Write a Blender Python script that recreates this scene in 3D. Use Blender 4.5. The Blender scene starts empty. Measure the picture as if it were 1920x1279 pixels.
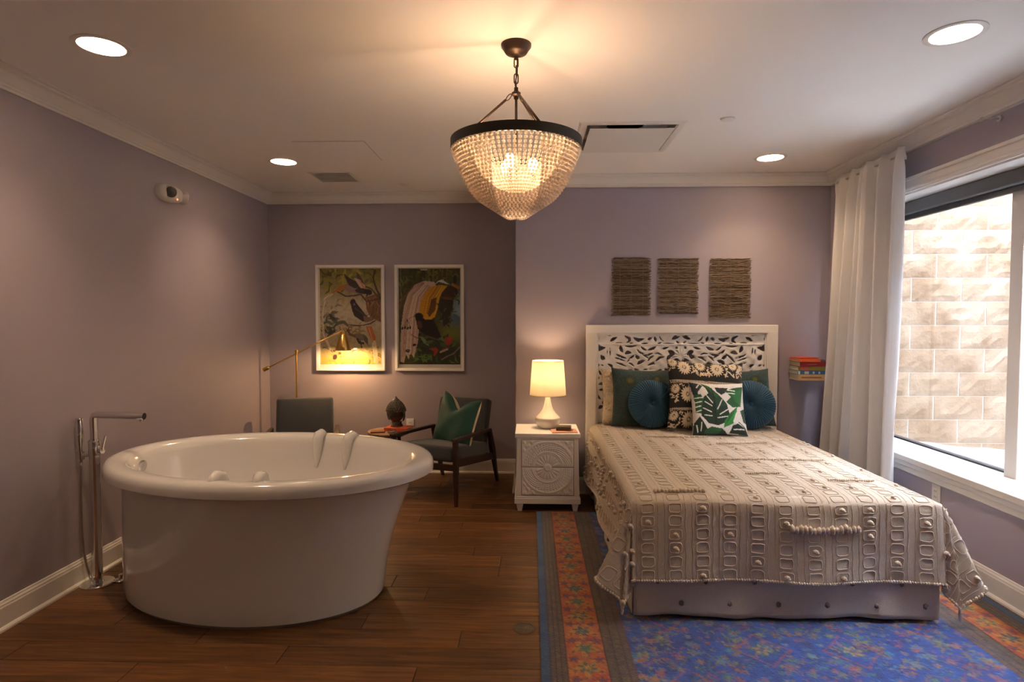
import bpy, bmesh, math, random
import numpy as np
from mathutils import Vector, Matrix
random.seed(7)
rng = np.random.default_rng(7)
scene = bpy.context.scene
C = scene.collection
PI = math.pi
R = math.radians

# ------------------------------------------------------------------ camera
cam_d = bpy.data.cameras.new('camera')
cam_d.sensor_width = 36.0
cam_d.lens = 1120 / 1920 * 36
cam_d.clip_start = 0.05
cam = bpy.data.objects.new('camera', cam_d)
C.objects.link(cam)
cam.location = (0, 0, 1.5)
cam.rotation_euler = (R(90 - 2.15), 0, R(1.79))
scene.camera = cam

# ------------------------------------------------------------------ world, sun, exposure
w = bpy.data.worlds.new('world')
scene.world = w
w.use_nodes = True
bg = w.node_tree.nodes['Background']
bg.inputs['Color'].default_value = (0.76, 0.83, 1.0, 1)
bg.inputs['Strength'].default_value = 36.0
sun_d = bpy.data.lights.new('sun', 'SUN')
sun_d.energy = 3.0
sun_d.angle = R(2)
sun_d.color = (1.0, 0.93, 0.82)
sun = bpy.data.objects.new('sun', sun_d)
C.objects.link(sun)
sun.rotation_euler = Vector((0.03, 1.0, -0.9)).to_track_quat('-Z', 'Y').to_euler()
vs = scene.view_settings
vs.view_transform = 'Standard'
vs.look = 'None'
vs.exposure = 1.05
vs.gamma = 1.0
vs.use_curve_mapping = False
CHANDELIER_W, TABLE_LAMP_W, FLOOR_LAMP_W, DOWNLIGHT_E = 10.0, 4.3, 8.5, 265.0

# ------------------------------------------------------------------ materials
def srgb(r, g, b):
    def f(c):
        c /= 255.0
        return c / 12.92 if c <= 0.04045 else ((c + 0.055) / 1.055) ** 2.4
    return (f(r), f(g), f(b))

MATS = {}
def mat(name, col=(0.8, 0.8, 0.8), rough=0.5, metal=0.0, bump=None, var=None, attr=None, sheen=0.0,
        coat=0.0, emit=None, stretch=None, transl=0.0, spec=0.5):
    """Procedural principled material. bump=(scale, strength), var=(scale, amount), attr = colour attribute name."""
    if name in MATS:
        return MATS[name]
    m = bpy.data.materials.new(name)
    m.use_nodes = True
    nt = m.node_tree
    N, L = nt.nodes, nt.links
    b = N['Principled BSDF']
    b.inputs['Base Color'].default_value = (*col, 1)
    b.inputs['Roughness'].default_value = rough
    b.inputs['Metallic'].default_value = metal
    b.inputs['Specular IOR Level'].default_value = spec
    b.inputs['Sheen Weight'].default_value = sheen
    b.inputs['Coat Weight'].default_value = coat
    if emit:
        b.inputs['Emission Color'].default_value = (*emit[0], 1)
        b.inputs['Emission Strength'].default_value = emit[1]
    tc = N.new('ShaderNodeTexCoord')
    mp = N.new('ShaderNodeMapping')
    L.new(tc.outputs['Object'], mp.inputs['Vector'])
    if stretch:
        mp.inputs['Scale'].default_value = stretch
    src = None
    if attr:
        a = N.new('ShaderNodeAttribute')
        a.attribute_name = attr
        src = a.outputs['Color']
    if var:
        nz = N.new('ShaderNodeTexNoise')
        nz.inputs['Scale'].default_value = var[0]
        nz.inputs['Detail'].default_value = 4
        L.new(mp.outputs['Vector'], nz.inputs['Vector'])
        mr = N.new('ShaderNodeMapRange')
        mr.inputs['From Min'].default_value = 0.3
        mr.inputs['From Max'].default_value = 0.7
        mr.inputs['To Min'].default_value = 1 - var[1]
        mr.inputs['To Max'].default_value = 1 + var[1]
        L.new(nz.outputs['Fac'], mr.inputs['Value'])
        mx = N.new('ShaderNodeMix')
        mx.data_type = 'RGBA'
        mx.blend_type = 'MULTIPLY'
        mx.inputs['Factor'].default_value = 1
        if src:
            L.new(src, mx.inputs['A'])
        else:
            mx.inputs['A'].default_value = (*col, 1)
        L.new(mr.outputs['Result'], mx.inputs['B'])
        src = mx.outputs['Result']
    if src:
        L.new(src, b.inputs['Base Color'])
    if bump:
        nb = N.new('ShaderNodeTexNoise')
        nb.inputs['Scale'].default_value = bump[0]
        nb.inputs['Detail'].default_value = 3
        L.new(mp.outputs['Vector'], nb.inputs['Vector'])
        bp = N.new('ShaderNodeBump')
        bp.inputs['Strength'].default_value = bump[1]
        bp.inputs['Distance'].default_value = 0.01
        L.new(nb.outputs['Fac'], bp.inputs['Height'])
        L.new(bp.outputs['Normal'], b.inputs['Normal'])
    if transl > 0:
        t = N.new('ShaderNodeBsdfTranslucent')
        if src:
            L.new(src, t.inputs['Color'])
        else:
            t.inputs['Color'].default_value = (*col, 1)
        ms = N.new('ShaderNodeMixShader')
        ms.inputs['Fac'].default_value = transl
        L.new(b.outputs[0], ms.inputs[1])
        L.new(t.outputs[0], ms.inputs[2])
        L.new(ms.outputs[0], N['Material Output'].inputs['Surface'])
    MATS[name] = m
    return m

M_wall = mat('wall_paint', (0.345, 0.303, 0.352), 0.55, bump=(220, 0.05), var=(1.2, 0.02))
M_ceil = mat('ceiling_paint', (0.86, 0.84, 0.82), 0.7, bump=(260, 0.04))
M_trim = mat('trim_paint', (0.74, 0.71, 0.68), 0.35)
M_white = mat('white_lacquer', (0.85, 0.83, 0.81), 0.38, bump=(60, 0.04))
M_plastic = mat('white_plastic', (0.75, 0.73, 0.70), 0.4)
M_acrylic = mat('tub_acrylic', (0.76, 0.75, 0.74), 0.12, coat=0.6)
M_chrome = mat('chrome', (0.75, 0.75, 0.76), 0.09, metal=1.0)
M_brass = mat('brushed_brass', (0.62, 0.40, 0.12), 0.28, metal=1.0, bump=(300, 0.03))
M_bronze = mat('bronze', (0.075, 0.048, 0.034), 0.42, metal=0.6)
M_dark = mat('dark_plastic', (0.02, 0.02, 0.022), 0.5)
M_darkwood = mat('dark_walnut', (0.030, 0.013, 0.008), 0.36, var=(9, 0.35), stretch=(6, 6, 1))
M_uphol = mat('charcoal_upholstery', (0.034, 0.037, 0.045), 0.9, sheen=0.25, bump=(500, 0.25), var=(400, 0.3))
M_linen = mat('linen', (0.60, 0.52, 0.42), 0.9, sheen=0.2, bump=(420, 0.35), var=(300, 0.10))
M_yarn = mat('cream_yarn', (0.66, 0.57, 0.46), 0.95, sheen=0.3, bump=(500, 0.05))
M_greytuft = mat('grey_tuft', (0.16, 0.13, 0.115), 0.95)
M_mattress = mat('mattress_ticking', (0.72, 0.68, 0.62), 0.9, bump=(200, 0.1))
M_curtain = mat('curtain_cloth', (0.74, 0.72, 0.72), 0.85, sheen=0.15, bump=(400, 0.12), transl=0.16)
M_shadefab = mat('lamp_shade_linen', (0.82, 0.76, 0.64), 0.9, bump=(350, 0.25), var=(120, 0.06), transl=0.4, stretch=(1, 1, 4))
M_ceramic = mat('cream_ceramic', (0.74, 0.70, 0.62), 0.25, coat=0.3)
M_bead = mat('frosted_bead', (0.93, 0.87, 0.80), 0.35, transl=0.55)
M_paper = mat('book_paper', (0.66, 0.58, 0.44), 0.9, bump=(200, 0.2), stretch=(0.2, 0.2, 6))
M_metalgrey = mat('satin_nickel', (0.55, 0.54, 0.54), 0.3, metal=1.0)
M_gap = mat('joint_dark', (0.05, 0.035, 0.028), 0.9)
M_mortar = mat('mortar', (0.165, 0.148, 0.130), 0.95, bump=(40, 0.3))

def emis(name, col, s):
    m = bpy.data.materials.new(name)
    m.use_nodes = True
    N = m.node_tree.nodes
    N.clear()
    e = N.new('ShaderNodeEmission')
    e.inputs['Color'].default_value = (*col, 1)
    e.inputs['Strength'].default_value = s
    o = N.new('ShaderNodeOutputMaterial')
    m.node_tree.links.new(e.outputs[0], o.inputs['Surface'])
    return m

def thin_glass(name, tint=(0.93, 0.96, 0.96), refl=0.07):
    m = bpy.data.materials.new(name)
    m.use_nodes = True
    N, L = m.node_tree.nodes, m.node_tree.links
    N.clear()
    t = N.new('ShaderNodeBsdfTransparent')
    t.inputs['Color'].default_value = (*tint, 1)
    g = N.new('ShaderNodeBsdfGlossy')
    g.inputs['Roughness'].default_value = 0.03
    lw = N.new('ShaderNodeLayerWeight')
    lw.inputs['Blend'].default_value = 0.12
    mr = N.new('ShaderNodeMath')
    mr.operation = 'MULTIPLY_ADD'
    mr.inputs[1].default_value = 0.6
    mr.inputs[2].default_value = refl * 0.5
    L.new(lw.outputs['Fresnel'], mr.inputs[0])
    mx = N.new('ShaderNodeMixShader')
    L.new(mr.outputs[0], mx.inputs['Fac'])
    L.new(t.outputs[0], mx.inputs[1])
    L.new(g.outputs[0], mx.inputs[2])
    o = N.new('ShaderNodeOutputMaterial')
    L.new(mx.outputs[0], o.inputs['Surface'])
    return m
M_pane = thin_glass('window_glass', (0.90, 0.92, 0.92))
M_picglass = thin_glass('picture_glass', (0.97, 0.97, 0.97), 0.05)

def floor_material():
    m = bpy.data.materials.new('plank_wood')
    m.use_nodes = True
    N, L = m.node_tree.nodes, m.node_tree.links
    b = N['Principled BSDF']
    geo = N.new('ShaderNodeNewGeometry')
    oi = N.new('ShaderNodeObjectInfo')
    off = N.new('ShaderNodeVectorMath')
    off.operation = 'SCALE'
    comb = N.new('ShaderNodeCombineXYZ')
    for k in range(3):
        L.new(oi.outputs['Random'], comb.inputs[k])
    L.new(comb.outputs[0], off.inputs[0])
    off.inputs['Scale'].default_value = 37.0
    add = N.new('ShaderNodeVectorMath')
    L.new(geo.outputs['Position'], add.inputs[0])
    L.new(off.outputs[0], add.inputs[1])
    mp = N.new('ShaderNodeMapping')
    mp.inputs['Scale'].default_value = (1.3, 22, 1)
    L.new(add.outputs[0], mp.inputs['Vector'])
    n1 = N.new('ShaderNodeTexNoise')
    n1.inputs['Scale'].default_value = 2.2
    n1.inputs['Detail'].default_value = 8
    n1.inputs['Roughness'].default_value = 0.65
    n1.inputs['Distortion'].default_value = 0.6
    L.new(mp.outputs[0], n1.inputs['Vector'])
    cr = N.new('ShaderNodeValToRGB')
    e = cr.color_ramp.elements
    e[0].position, e[0].color = 0.28, (0.038, 0.0145, 0.004, 1)
    e[1].position, e[1].color = 0.74, (0.235, 0.102, 0.027, 1)
    k = cr.color_ramp.elements.new(0.5)
    k.color = (0.122, 0.048, 0.012, 1)
    L.new(n1.outputs['Fac'], cr.inputs['Fac'])
    hv = N.new('ShaderNodeHueSaturation')
    mr = N.new('ShaderNodeMapRange')
    mr.inputs['To Min'].default_value = 0.72
    mr.inputs['To Max'].default_value = 1.25
    L.new(oi.outputs['Random'], mr.inputs['Value'])
    L.new(mr.outputs[0], hv.inputs['Value'])
    L.new(cr.outputs['Color'], hv.inputs['Color'])
    L.new(hv.outputs[0], b.inputs['Base Color'])
    b.inputs['Roughness'].default_value = 0.42
    bp = N.new('ShaderNodeBump')
    bp.inputs['Strength'].default_value = 0.15
    bp.inputs['Distance'].default_value = 0.004
    L.new(n1.outputs['Fac'], bp.inputs['Height'])
    L.new(bp.outputs[0], b.inputs['Normal'])
    return m
M_plank = floor_material()

def block_material():
    m = bpy.data.materials.new('split_face_block')
    m.use_nodes = True
    N, L = m.node_tree.nodes, m.node_tree.links
    b = N['Principled BSDF']
    geo = N.new('ShaderNodeNewGeometry')
    n1 = N.new('ShaderNodeTexNoise')
    n1.inputs['Scale'].default_value = 5
    n1.inputs['Detail'].default_value = 8
    L.new(geo.outputs['Position'], n1.inputs['Vector'])
    cr = N.new('ShaderNodeValToRGB')
    cr.color_ramp.elements[0].position = 0.33
    cr.color_ramp.elements[0].color = (0.070, 0.040, 0.019, 1)
    cr.color_ramp.elements[1].position = 0.66
    cr.color_ramp.elements[1].color = (0.112, 0.079, 0.052, 1)
    L.new(n1.outputs['Fac'], cr.inputs['Fac'])
    L.new(cr.outputs[0], b.inputs['Base Color'])
    b.inputs['Roughness'].default_value = 0.95
    n2 = N.new('ShaderNodeTexNoise')
    n2.inputs['Scale'].default_value = 38
    n2.inputs['Detail'].default_value = 6
    L.new(geo.outputs['Position'], n2.inputs['Vector'])
    bp = N.new('ShaderNodeBump')
    bp.inputs['Strength'].default_value = 0.6
    bp.inputs['Distance'].default_value = 0.012
    L.new(n2.outputs['Fac'], bp.inputs['Height'])
    L.new(bp.outputs[0], b.inputs['Normal'])
    return m
M_block = block_material()

# ------------------------------------------------------------------ mesh helpers
class MB:
    def __init__(s):
        s.v, s.f, s.mi, s.cur = [], [], [], 0
    def add(s, vs_, fs):
        o = len(s.v)
        s.v.extend([tuple(p) for p in vs_])
        for f in fs:
            s.f.append(tuple(i + o for i in f))
            s.mi.append(s.cur)
        return s
    def box(s, x0, x1, y0, y1, z0, z1, M=None):
        p = [Vector(q) for q in ((x0, y0, z0), (x1, y0, z0), (x1, y1, z0), (x0, y1, z0), (x0, y0, z1), (x1, y0, z1), (x1, y1, z1), (x0, y1, z1))]
        if M is not None:
            p = [M @ q for q in p]
        return s.add(p, [(0, 3, 2, 1), (4, 5, 6, 7), (0, 1, 5, 4), (1, 2, 6, 5), (2, 3, 7, 6), (3, 0, 4, 7)])
    def hexa(s, bottom, top):
        return s.add(list(bottom) + list(top), [(0, 3, 2, 1), (4, 5, 6, 7), (0, 1, 5, 4), (1, 2, 6, 5), (2, 3, 7, 6), (3, 0, 4, 7)])
    def lathe(s, prof, n=32, c=(0, 0, 0), M=None, cap=True):
        vs_, fs = [], []
        for (r, z) in prof:
            for k in range(n):
                a = 2 * PI * k / n
                q = Vector((c[0] + r * math.cos(a), c[1] + r * math.sin(a), c[2] + z))
                vs_.append(M @ q if M is not None else q)
        m = len(prof)
        for i in range(m - 1):
            for k in range(n):
                fs.append((i * n + k, i * n + (k + 1) % n, (i + 1) * n + (k + 1) % n, (i + 1) * n + k))
        if cap:
            if prof[0][0] > 1e-6:
                fs.append(tuple(reversed(range(n))))
            if prof[-1][0] > 1e-6:
                fs.append(tuple(range((m - 1) * n, m * n)))
        return s.add(vs_, fs)
    def tube(s, pts, r, n=10, closed=False, cap=True, flat=1.0):
        pts = [Vector(p) for p in pts]
        m = len(pts)
        rs = r if isinstance(r, (list, tuple)) else [r] * m
        vs_, fs = [], []
        up = None
        for i, p in enumerate(pts):
            if closed:
                t = pts[(i + 1) % m] - pts[i - 1]
            else:
                t = pts[min(i + 1, m - 1)] - pts[max(i - 1, 0)]
            t.normalize()
            if up is None:
                up = Vector((0, 0, 1)) if abs(t.z) < 0.9 else Vector((0, 1, 0))
            a = t.cross(up)
            if a.length < 1e-6:
                a = t.orthogonal()
            a.normalize()
            bb = a.cross(t).normalized()
            up = bb
            for k in range(n):
                th = 2 * PI * k / n
                vs_.append(p + a * (rs[i] * math.cos(th)) + bb * (rs[i] * flat * math.sin(th)))
        for i in range(m if closed else m - 1):
            j = (i + 1) % m
            for k in range(n):
                fs.append((i * n + k, i * n + (k + 1) % n, j * n + (k + 1) % n, j * n + k))
        if cap and not closed:
            fs.append(tuple(reversed(range(n))))
            fs.append(tuple(range((m - 1) * n, m * n)))
        return s.add(vs_, fs)
    def ico(s, c, r, sub=1, sc=(1, 1, 1)):
        V, Fc = ICO[sub]
        return s.add([(c[0] + r * x * sc[0], c[1] + r * y * sc[1], c[2] + r * z * sc[2]) for x, y, z in V], Fc)
    def build(s, name, m, parent=None, smooth=False, bevel=0, seg=2, angle=None, recalc=True):
        me = bpy.data.meshes.new(name)
        me.from_pydata(s.v, [], s.f)
        ms = m if isinstance(m, (list, tuple)) else [m]
        for q in ms:
            me.materials.append(q)
        if len(ms) > 1:
            me.polygons.foreach_set('material_index', s.mi)
        if recalc:
            bm = bmesh.new()
            bm.from_mesh(me)
            bmesh.ops.recalc_face_normals(bm, faces=bm.faces)
            bm.to_mesh(me)
            bm.free()
        if smooth:
            me.polygons.foreach_set('use_smooth', [True] * len(me.polygons))
            if angle:
                me.set_sharp_from_angle(angle=R(angle))
        o = bpy.data.objects.new(name, me)
        C.objects.link(o)
        if parent:
            o.parent = parent
        if bevel:
            b = o.modifiers.new('bevel', 'BEVEL')
            b.width = bevel
            b.segments = seg
            b.limit_method = 'ANGLE'
        return o
ICO = {}
for _s in (1, 2, 3):
    _b = bmesh.new()
    bmesh.ops.create_icosphere(_b, subdivisions=_s, radius=1)
    ICO[_s] = ([tuple(v.co) for v in _b.verts], [tuple(v.index for v in f.verts) for f in _b.faces])
    _b.free()

def tag(o, label, cat, group=None, kind=None):
    if label:
        o['label'] = label
    if cat:
        o['category'] = cat
    if group:
        o['group'] = group
    if kind:
        o['kind'] = kind
    return o
def thing(name, label, cat, loc=(0, 0, 0), rotz=0.0, group=None):
    o = bpy.data.objects.new(name, None)
    o.empty_display_size = 0.05
    C.objects.link(o)
    o.location = loc
    o.rotation_euler = (0, 0, rotz)
    return tag(o, label, cat, group)
def struct(o, label=None):
    o['kind'] = 'structure'
    if label:
        o['label'] = label
    return o
def copy_tree(o, parent=None):
    c = o.copy()
    C.objects.link(c)
    c.parent = parent
    for ch in list(o.children):
        copy_tree(ch, c)
    return c
def point_light(name, loc, power, col, size, parent):
    d = bpy.data.lights.new(name, 'POINT')
    d.energy = power
    d.color = col
    d.shadow_soft_size = size
    o = bpy.data.objects.new(name, d)
    C.objects.link(o)
    o.location = loc
    o.parent = parent
    return o

# numpy paint canvas: flat prints, stored as a colour attribute on a grid of vertices
class Canvas:
    def __init__(s, x0, x1, y0, y1, w, h, col):
        s.X, s.Y = np.meshgrid(np.linspace(x0, x1, w), np.linspace(y0, y1, h))
        s.w, s.h = w, h
        s.c = np.empty((h, w, 3))
        s.c[:] = srgb(*col)
    def put(s, m, col, a=1.0):
        m = np.clip(m, 0, 1)[..., None] * a
        s.c = s.c * (1 - m) + np.array(srgb(*col)) * m
        return s
    def ell(s, cx, cy, rx, ry, rot, col, a=1.0):
        c, q = math.cos(R(rot)), math.sin(R(rot))
        dx, dy = s.X - cx, s.Y - cy
        d = ((dx * c + dy * q) / rx) ** 2 + ((-dx * q + dy * c) / ry) ** 2
        return s.put((d < 1) * 1.0, col, a)
    def poly(s, pts, col, a=1.0):
        ins = np.zeros(s.X.shape, bool)
        n = len(pts)
        for i in range(n):
            (xa, ya), (xb, yb) = pts[i], pts[(i + 1) % n]
            if ya == yb:
                continue
            cnd = (s.Y > min(ya, yb)) & (s.Y <= max(ya, yb))
            xi = xa + (s.Y - ya) * (xb - xa) / (yb - ya)
            ins ^= cnd & (s.X < xi)
        return s.put(ins * 1.0, col, a)
    def stroke(s, pts, wd, col, a=1.0, taper=False):
        best = np.zeros(s.X.shape)
        n = len(pts) - 1
        for i in range(n):
            (xa, ya), (xb, yb) = pts[i], pts[i + 1]
            dx, dy = xb - xa, yb - ya
            t = np.clip(((s.X - xa) * dx + (s.Y - ya) * dy) / (dx * dx + dy * dy + 1e-12), 0, 1)
            d = np.hypot(s.X - xa - t * dx, s.Y - ya - t * dy)
            ww = wd / 2
            if taper:
                ww = wd / 2 * np.sin(np.clip((i + t) / n, 0.04, 0.97) * PI) ** 0.8
            best = np.maximum(best, d < ww)
        return s.put(best, col, a)
    def jitter(s, amt):
        s.c *= (1 + amt * (rng.random((s.h, s.w, 1)) * 2 - 1))
        return s

def grid_mesh(name, P, m, parent=None, cv=None, smooth=True, wrap=False):
    """P: (h, w, 3) array of points -> quad grid object, optional colour attribute."""
    h, w_, _ = P.shape
    me = bpy.data.meshes.new(name)
    nv = h * w_
    wq = w_ if wrap else w_ - 1
    i, j = np.meshgrid(np.arange(h - 1), np.arange(wq), indexing='ij')
    a = i * w_ + j
    b = i * w_ + (j + 1) % w_
    q = np.stack([a, b, b + w_, a + w_], -1).reshape(-1, 4)
    me.vertices.add(nv)
    me.vertices.foreach_set('co', P.reshape(-1).astype(np.float32))
    me.loops.add(q.size)
    me.loops.foreach_set('vertex_index', q.reshape(-1).astype(np.int32))
    me.polygons.add(len(q))
    me.polygons.foreach_set('loop_start', np.arange(0, q.size, 4, dtype=np.int32))
    me.polygons.foreach_set('use_smooth', np.full(len(q), smooth))
    me.update(calc_edges=True)
    me.materials.append(m)
    if cv is not None:
        at = me.color_attributes.new('print', 'FLOAT_COLOR', 'POINT')
        rgba = np.ones((nv, 4), np.float32)
        rgba[:, :3] = np.clip(cv.reshape(-1, 3), 0, 1)
        at.data.foreach_set('color', rgba.reshape(-1))
    o = bpy.data.objects.new(name, me)
    C.objects.link(o)
    if parent:
        o.parent = parent
    return o

def blur(a, n):
    for _ in range(n):
        p = np.pad(a, 1, mode='edge')
        a = (p[:-2, 1:-1] + p[2:, 1:-1] + p[1:-1, :-2] + p[1:-1, 2:] + 2 * p[1:-1, 1:-1]) / 6
    return a
def smooth_noise(h, w_, n):
    a = blur(rng.random((h, w_)), n)
    return (a - a.min()) / (a.max() - a.min())

# ------------------------------------------------------------------ room shell
XL, XR, YB, YA, XS, YF, ZC = -2.55, 2.50, 5.10, 5.75, -0.128, -1.6, 2.70
WY0, WY1, WZ0, WZ1, XG = 2.30, 4.78, 0.585, 2.33, 2.80   # window opening and glass plane

fl = MB().box(XL - .2, XR + .4, YF - .2, YA + .2, -0.12, -0.012).build('floor', M_gap)
struct(fl, 'dark brown wood plank floor')
pm_ = MB()
pl, pw, g = 1.22, 0.152, 0.0012
pm_.hexa([(g, g, -.012), (1 - g, g, -.012), (1 - g, pw - g, -.012), (g, pw - g, -.012)], [(g, g, -.0015), (1 - g, g, -.0015), (1 - g, pw - g, -.0015), (g, pw - g, -.0015)])
pm_.add([(g, g, -.0015), (1 - g, g, -.0015), (1 - g, pw - g, -.0015), (g, pw - g, -.0015), (g + .001, g + .0018, 0), (1 - g - .001, g + .0018, 0), (1 - g - .001, pw - g - .0018, 0), (g + .001, pw - g - .0018, 0)],
        [(0, 1, 5, 4), (1, 2, 6, 5), (2, 3, 7, 6), (3, 0, 4, 7), (4, 5, 6, 7)])
p0 = None
y, row = YF, 0
while y < YA - 0.005:
    xr = XR if y + pw < YB + .12 else XS + .03
    x = XL - random.random() * pl
    while x < xr - .02:
        a, b = max(x, XL), min(x + pl, xr)
        if b - a > .05:
            if p0 is None:
                p0 = pm_.build('plank', M_plank, fl)
                o = p0
            else:
                o = p0.copy()
                C.objects.link(o)
                o.parent = fl
            o.location = (a, y, 0)
            o.scale = (b - a, 1, 1)
        x += pl
    y += pw
    row += 1

T = .12
struct(MB().box(XL - T, XL, YF - T, YA + T, 0, 3.0).build('wall_left', M_wall), 'grey lavender painted wall on the left')
struct(MB().box(XL, XS, YA, YA + T, 0, 3.0).build('wall_back', M_wall), 'grey lavender alcove wall behind the armchairs')
struct(MB().box(XS, XR + .35, YB, YB + .65 + T, 0, 3.0).build('wall_bed', M_wall), 'lavender wall behind the bed')
struct(MB().box(XL - T, XR + .35, YF - T, YF, 0, 3.0).build('wall_front', M_wall), 'wall behind the camera')
mb = MB()
mb.box(XR, XR + .35, WY1, YB, 0, 3.0)
mb.box(XR, XR + .35, YF, WY0, 0, 3.0)
mb.box(XR, XR + .35, WY0, WY1, 0, WZ0 - .03)
mb.box(XR, XR + .35, WY0, WY1, WZ1, 3.0)
struct(mb.build('wall_right', M_wall), 'lavender window wall on the right')
struct(MB().box(XL - .3, XR + .37, YF - .3, YA + .3, 3.0, 3.12).build('sky_block_slab', M_ceil))  # unseen slab added above the ceiling to keep sky light out

DL = [(-1.89, 2.62), (-1.89, 4.56), (1.785, 2.62), (1.785, 4.56), (-1.89, -.1), (1.785, -.1)]  # last pair: unseen downlights added as warm fill from the camera side
VX0, VX1, VY0, VY1 = .296, .96, 3.70, 4.37
bm = bmesh.new()
def loop(pts):
    vv = [bm.verts.new((p[0], p[1], ZC)) for p in pts]
    for k in range(len(vv)):
        bm.edges.new((vv[k], vv[(k + 1) % len(vv)]))
loop([(XL - .05, YF - .05), (XR + .05, YF - .05), (XR + .05, YA + .05), (XL - .05, YA + .05)])
for (x, y) in DL:
    loop([(x + .093 * math.cos(k * PI / 16), y + .093 * math.sin(k * PI / 16)) for k in range(32)])
q = .055
loop([(VX0 + q, VY0 + q), (VX1 - q, VY0 + q), (VX1 - q, VY1 - q), (VX0 + q, VY1 - q)])
bmesh.ops.triangle_fill(bm, use_beauty=True, use_dissolve=False, edges=bm.edges[:])
for f in bm.faces:
    if f.normal.z > 0:
        f.normal_flip()
me = bpy.data.meshes.new('ceiling')
bm.to_mesh(me)
bm.free()
me.materials.append(M_ceil)
co = bpy.data.objects.new('ceiling', me)
C.objects.link(co)
struct(co, 'white painted ceiling')

# trims: profile (offset from wall, height) swept along the wall line with mitred ends
path = [(XL, YF), (XL, YA), (XS, YA), (XS, YB), (XR, YB), (XR, YF)]
def miter(i, d):
    p = Vector(path[i])
    n = len(path)
    t1 = (Vector(path[i]) - Vector(path[(i - 1) % n])).normalized()
    t2 = (Vector(path[(i + 1) % n]) - Vector(path[i])).normalized()
    n1, n2 = Vector((t1.y, -t1.x)), Vector((t2.y, -t2.x))
    k = 1 + n1.dot(n2)
    return p + (n1 + n2) * (d / k)
def sweep(name, prof, m, label=None):
    out = []
    n = len(path)
    for i in range(n):
        j = (i + 1) % n
        vs_ = []
        for (d, z) in prof:
            a, b = miter(i, d), miter(j, d)
            vs_ += [(a.x, a.y, z), (b.x, b.y, z)]
        m_ = len(prof)
        fs = [(2 * k, 2 * k + 1, 2 * ((k + 1) % m_) + 1, 2 * ((k + 1) % m_)) for k in range(m_)]
        fs += [tuple(2 * k for k in range(m_)), tuple(2 * k + 1 for k in reversed(range(m_)))]
        out.append((MB().add(vs_, fs), i))
    return out
crown = [(0, 2.605), (.012, 2.605), (.014, 2.617), (.020, 2.622), (.022, 2.630), (.034, 2.640), (.052, 2.658), (.064, 2.672), (.078, 2.678), (.082, 2.688), (.092, 2.692), (.092, ZC), (0, ZC)]
sides = ['left', 'back', 'return', 'bed', 'right', 'front']
for mb, i in sweep('crown', crown, M_trim):
    struct(mb.build('trim_%d' % (i + 1), M_trim), 'white crown moulding along the %s wall' % sides[i])
base = [(0, 0), (.030, 0), (.029, .010), (.022, .018), (.016, .020), (.016, .108), (.013, .116), (.013, .122), (.008, .130), (.006, .138), (0, .140)]
for mb, i in sweep('base', base, M_trim):
    struct(mb.build('baseboard_%s' % sides[i], M_trim), 'white moulded baseboard along the %s wall' % sides[i])

# ------------------------------------------------------------------ window
win = bpy.data.objects.new('window_1', None)
C.objects.link(win)
win.location = (XR, (WY0 + WY1) / 2, WZ0)
struct(win, 'large recessed window with white casing and sill')
def wpart(mb, name, m, bevel=0.004, parent=None, **k):
    o = mb.build(name, m, None, bevel=bevel, **k)
    o.parent = parent or win
    mw = win.matrix_basis if not parent else win.matrix_basis
    o.matrix_parent_inverse = mw.inverted()
    return o
mb = MB().box(XR - .018, XR, WY0 - .10, WY1 + .10, WZ1, WZ1 + .095)
mb.box(XR - .032, XR, WY0 - .11, WY1 + .11, WZ1 + .075, WZ1 + .095)
mb.box(XR - .024, XR, WY0 - .10, WY1 + .10, WZ1 + .012, WZ1 + .030)
wpart(mb, 'head_casing', M_trim)
for (a, b) in ((WY0 - .10, WY0), (WY1, WY1 + .10)):
    wpart(MB().box(XR - .018, XR, a, b, WZ0 - .02, WZ1), 'side_casing', M_trim)
wpart(MB().box(XR - .03, XG + .03, WY0 - .12, WY1 + .12, WZ0 - .03, WZ0 + .008), 'window_sill', M_trim)
mb = MB().box(XR - .016, XR, WY0 - .10, WY1 + .10, WZ0 - .10, WZ0 - .03)
mb.box(XR - .022, XR, WY0 - .10, WY1 + .10, WZ0 - .062, WZ0 - .03)
wpart(mb, 'sill_apron', M_trim)
mb = MB().box(XR, XG, WY0 - .01, WY0, WZ0, WZ1).box(XR, XG, WY1, WY1 + .01, WZ0, WZ1).box(XR, XG, WY0, WY1, WZ1 - .01, WZ1)
wpart(mb, 'jamb_lining', M_trim, bevel=0)
fr = MB().box(XG - .02, XG + .04, WY0, WY1, WZ0 + .008, WZ0 + .018).box(XG - .02, XG + .04, WY0, WY1, WZ1 - .05, WZ1)
fr.box(XG - .02, XG + .04, WY0, WY0 + .05, WZ0, WZ1).box(XG - .02, XG + .04, WY1 - .05, WY1, WZ0, WZ1)
wpart(fr, 'window_frame', M_dark)
MY = 3.46
for yy in (MY,):
    wpart(MB().box(XG - .07, XG + .04, yy - .045, yy + .045, WZ0, WZ1), 'mullion', M_trim)
for (a, b) in ((MY + .045, WY1 - .05), (WY0 + .05, MY - .045)):
    wpart(MB().box(XG + .004, XG + .010, a, b, WZ0 + .03, WZ1 - .05), 'pane', M_pane, bevel=0)

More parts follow.
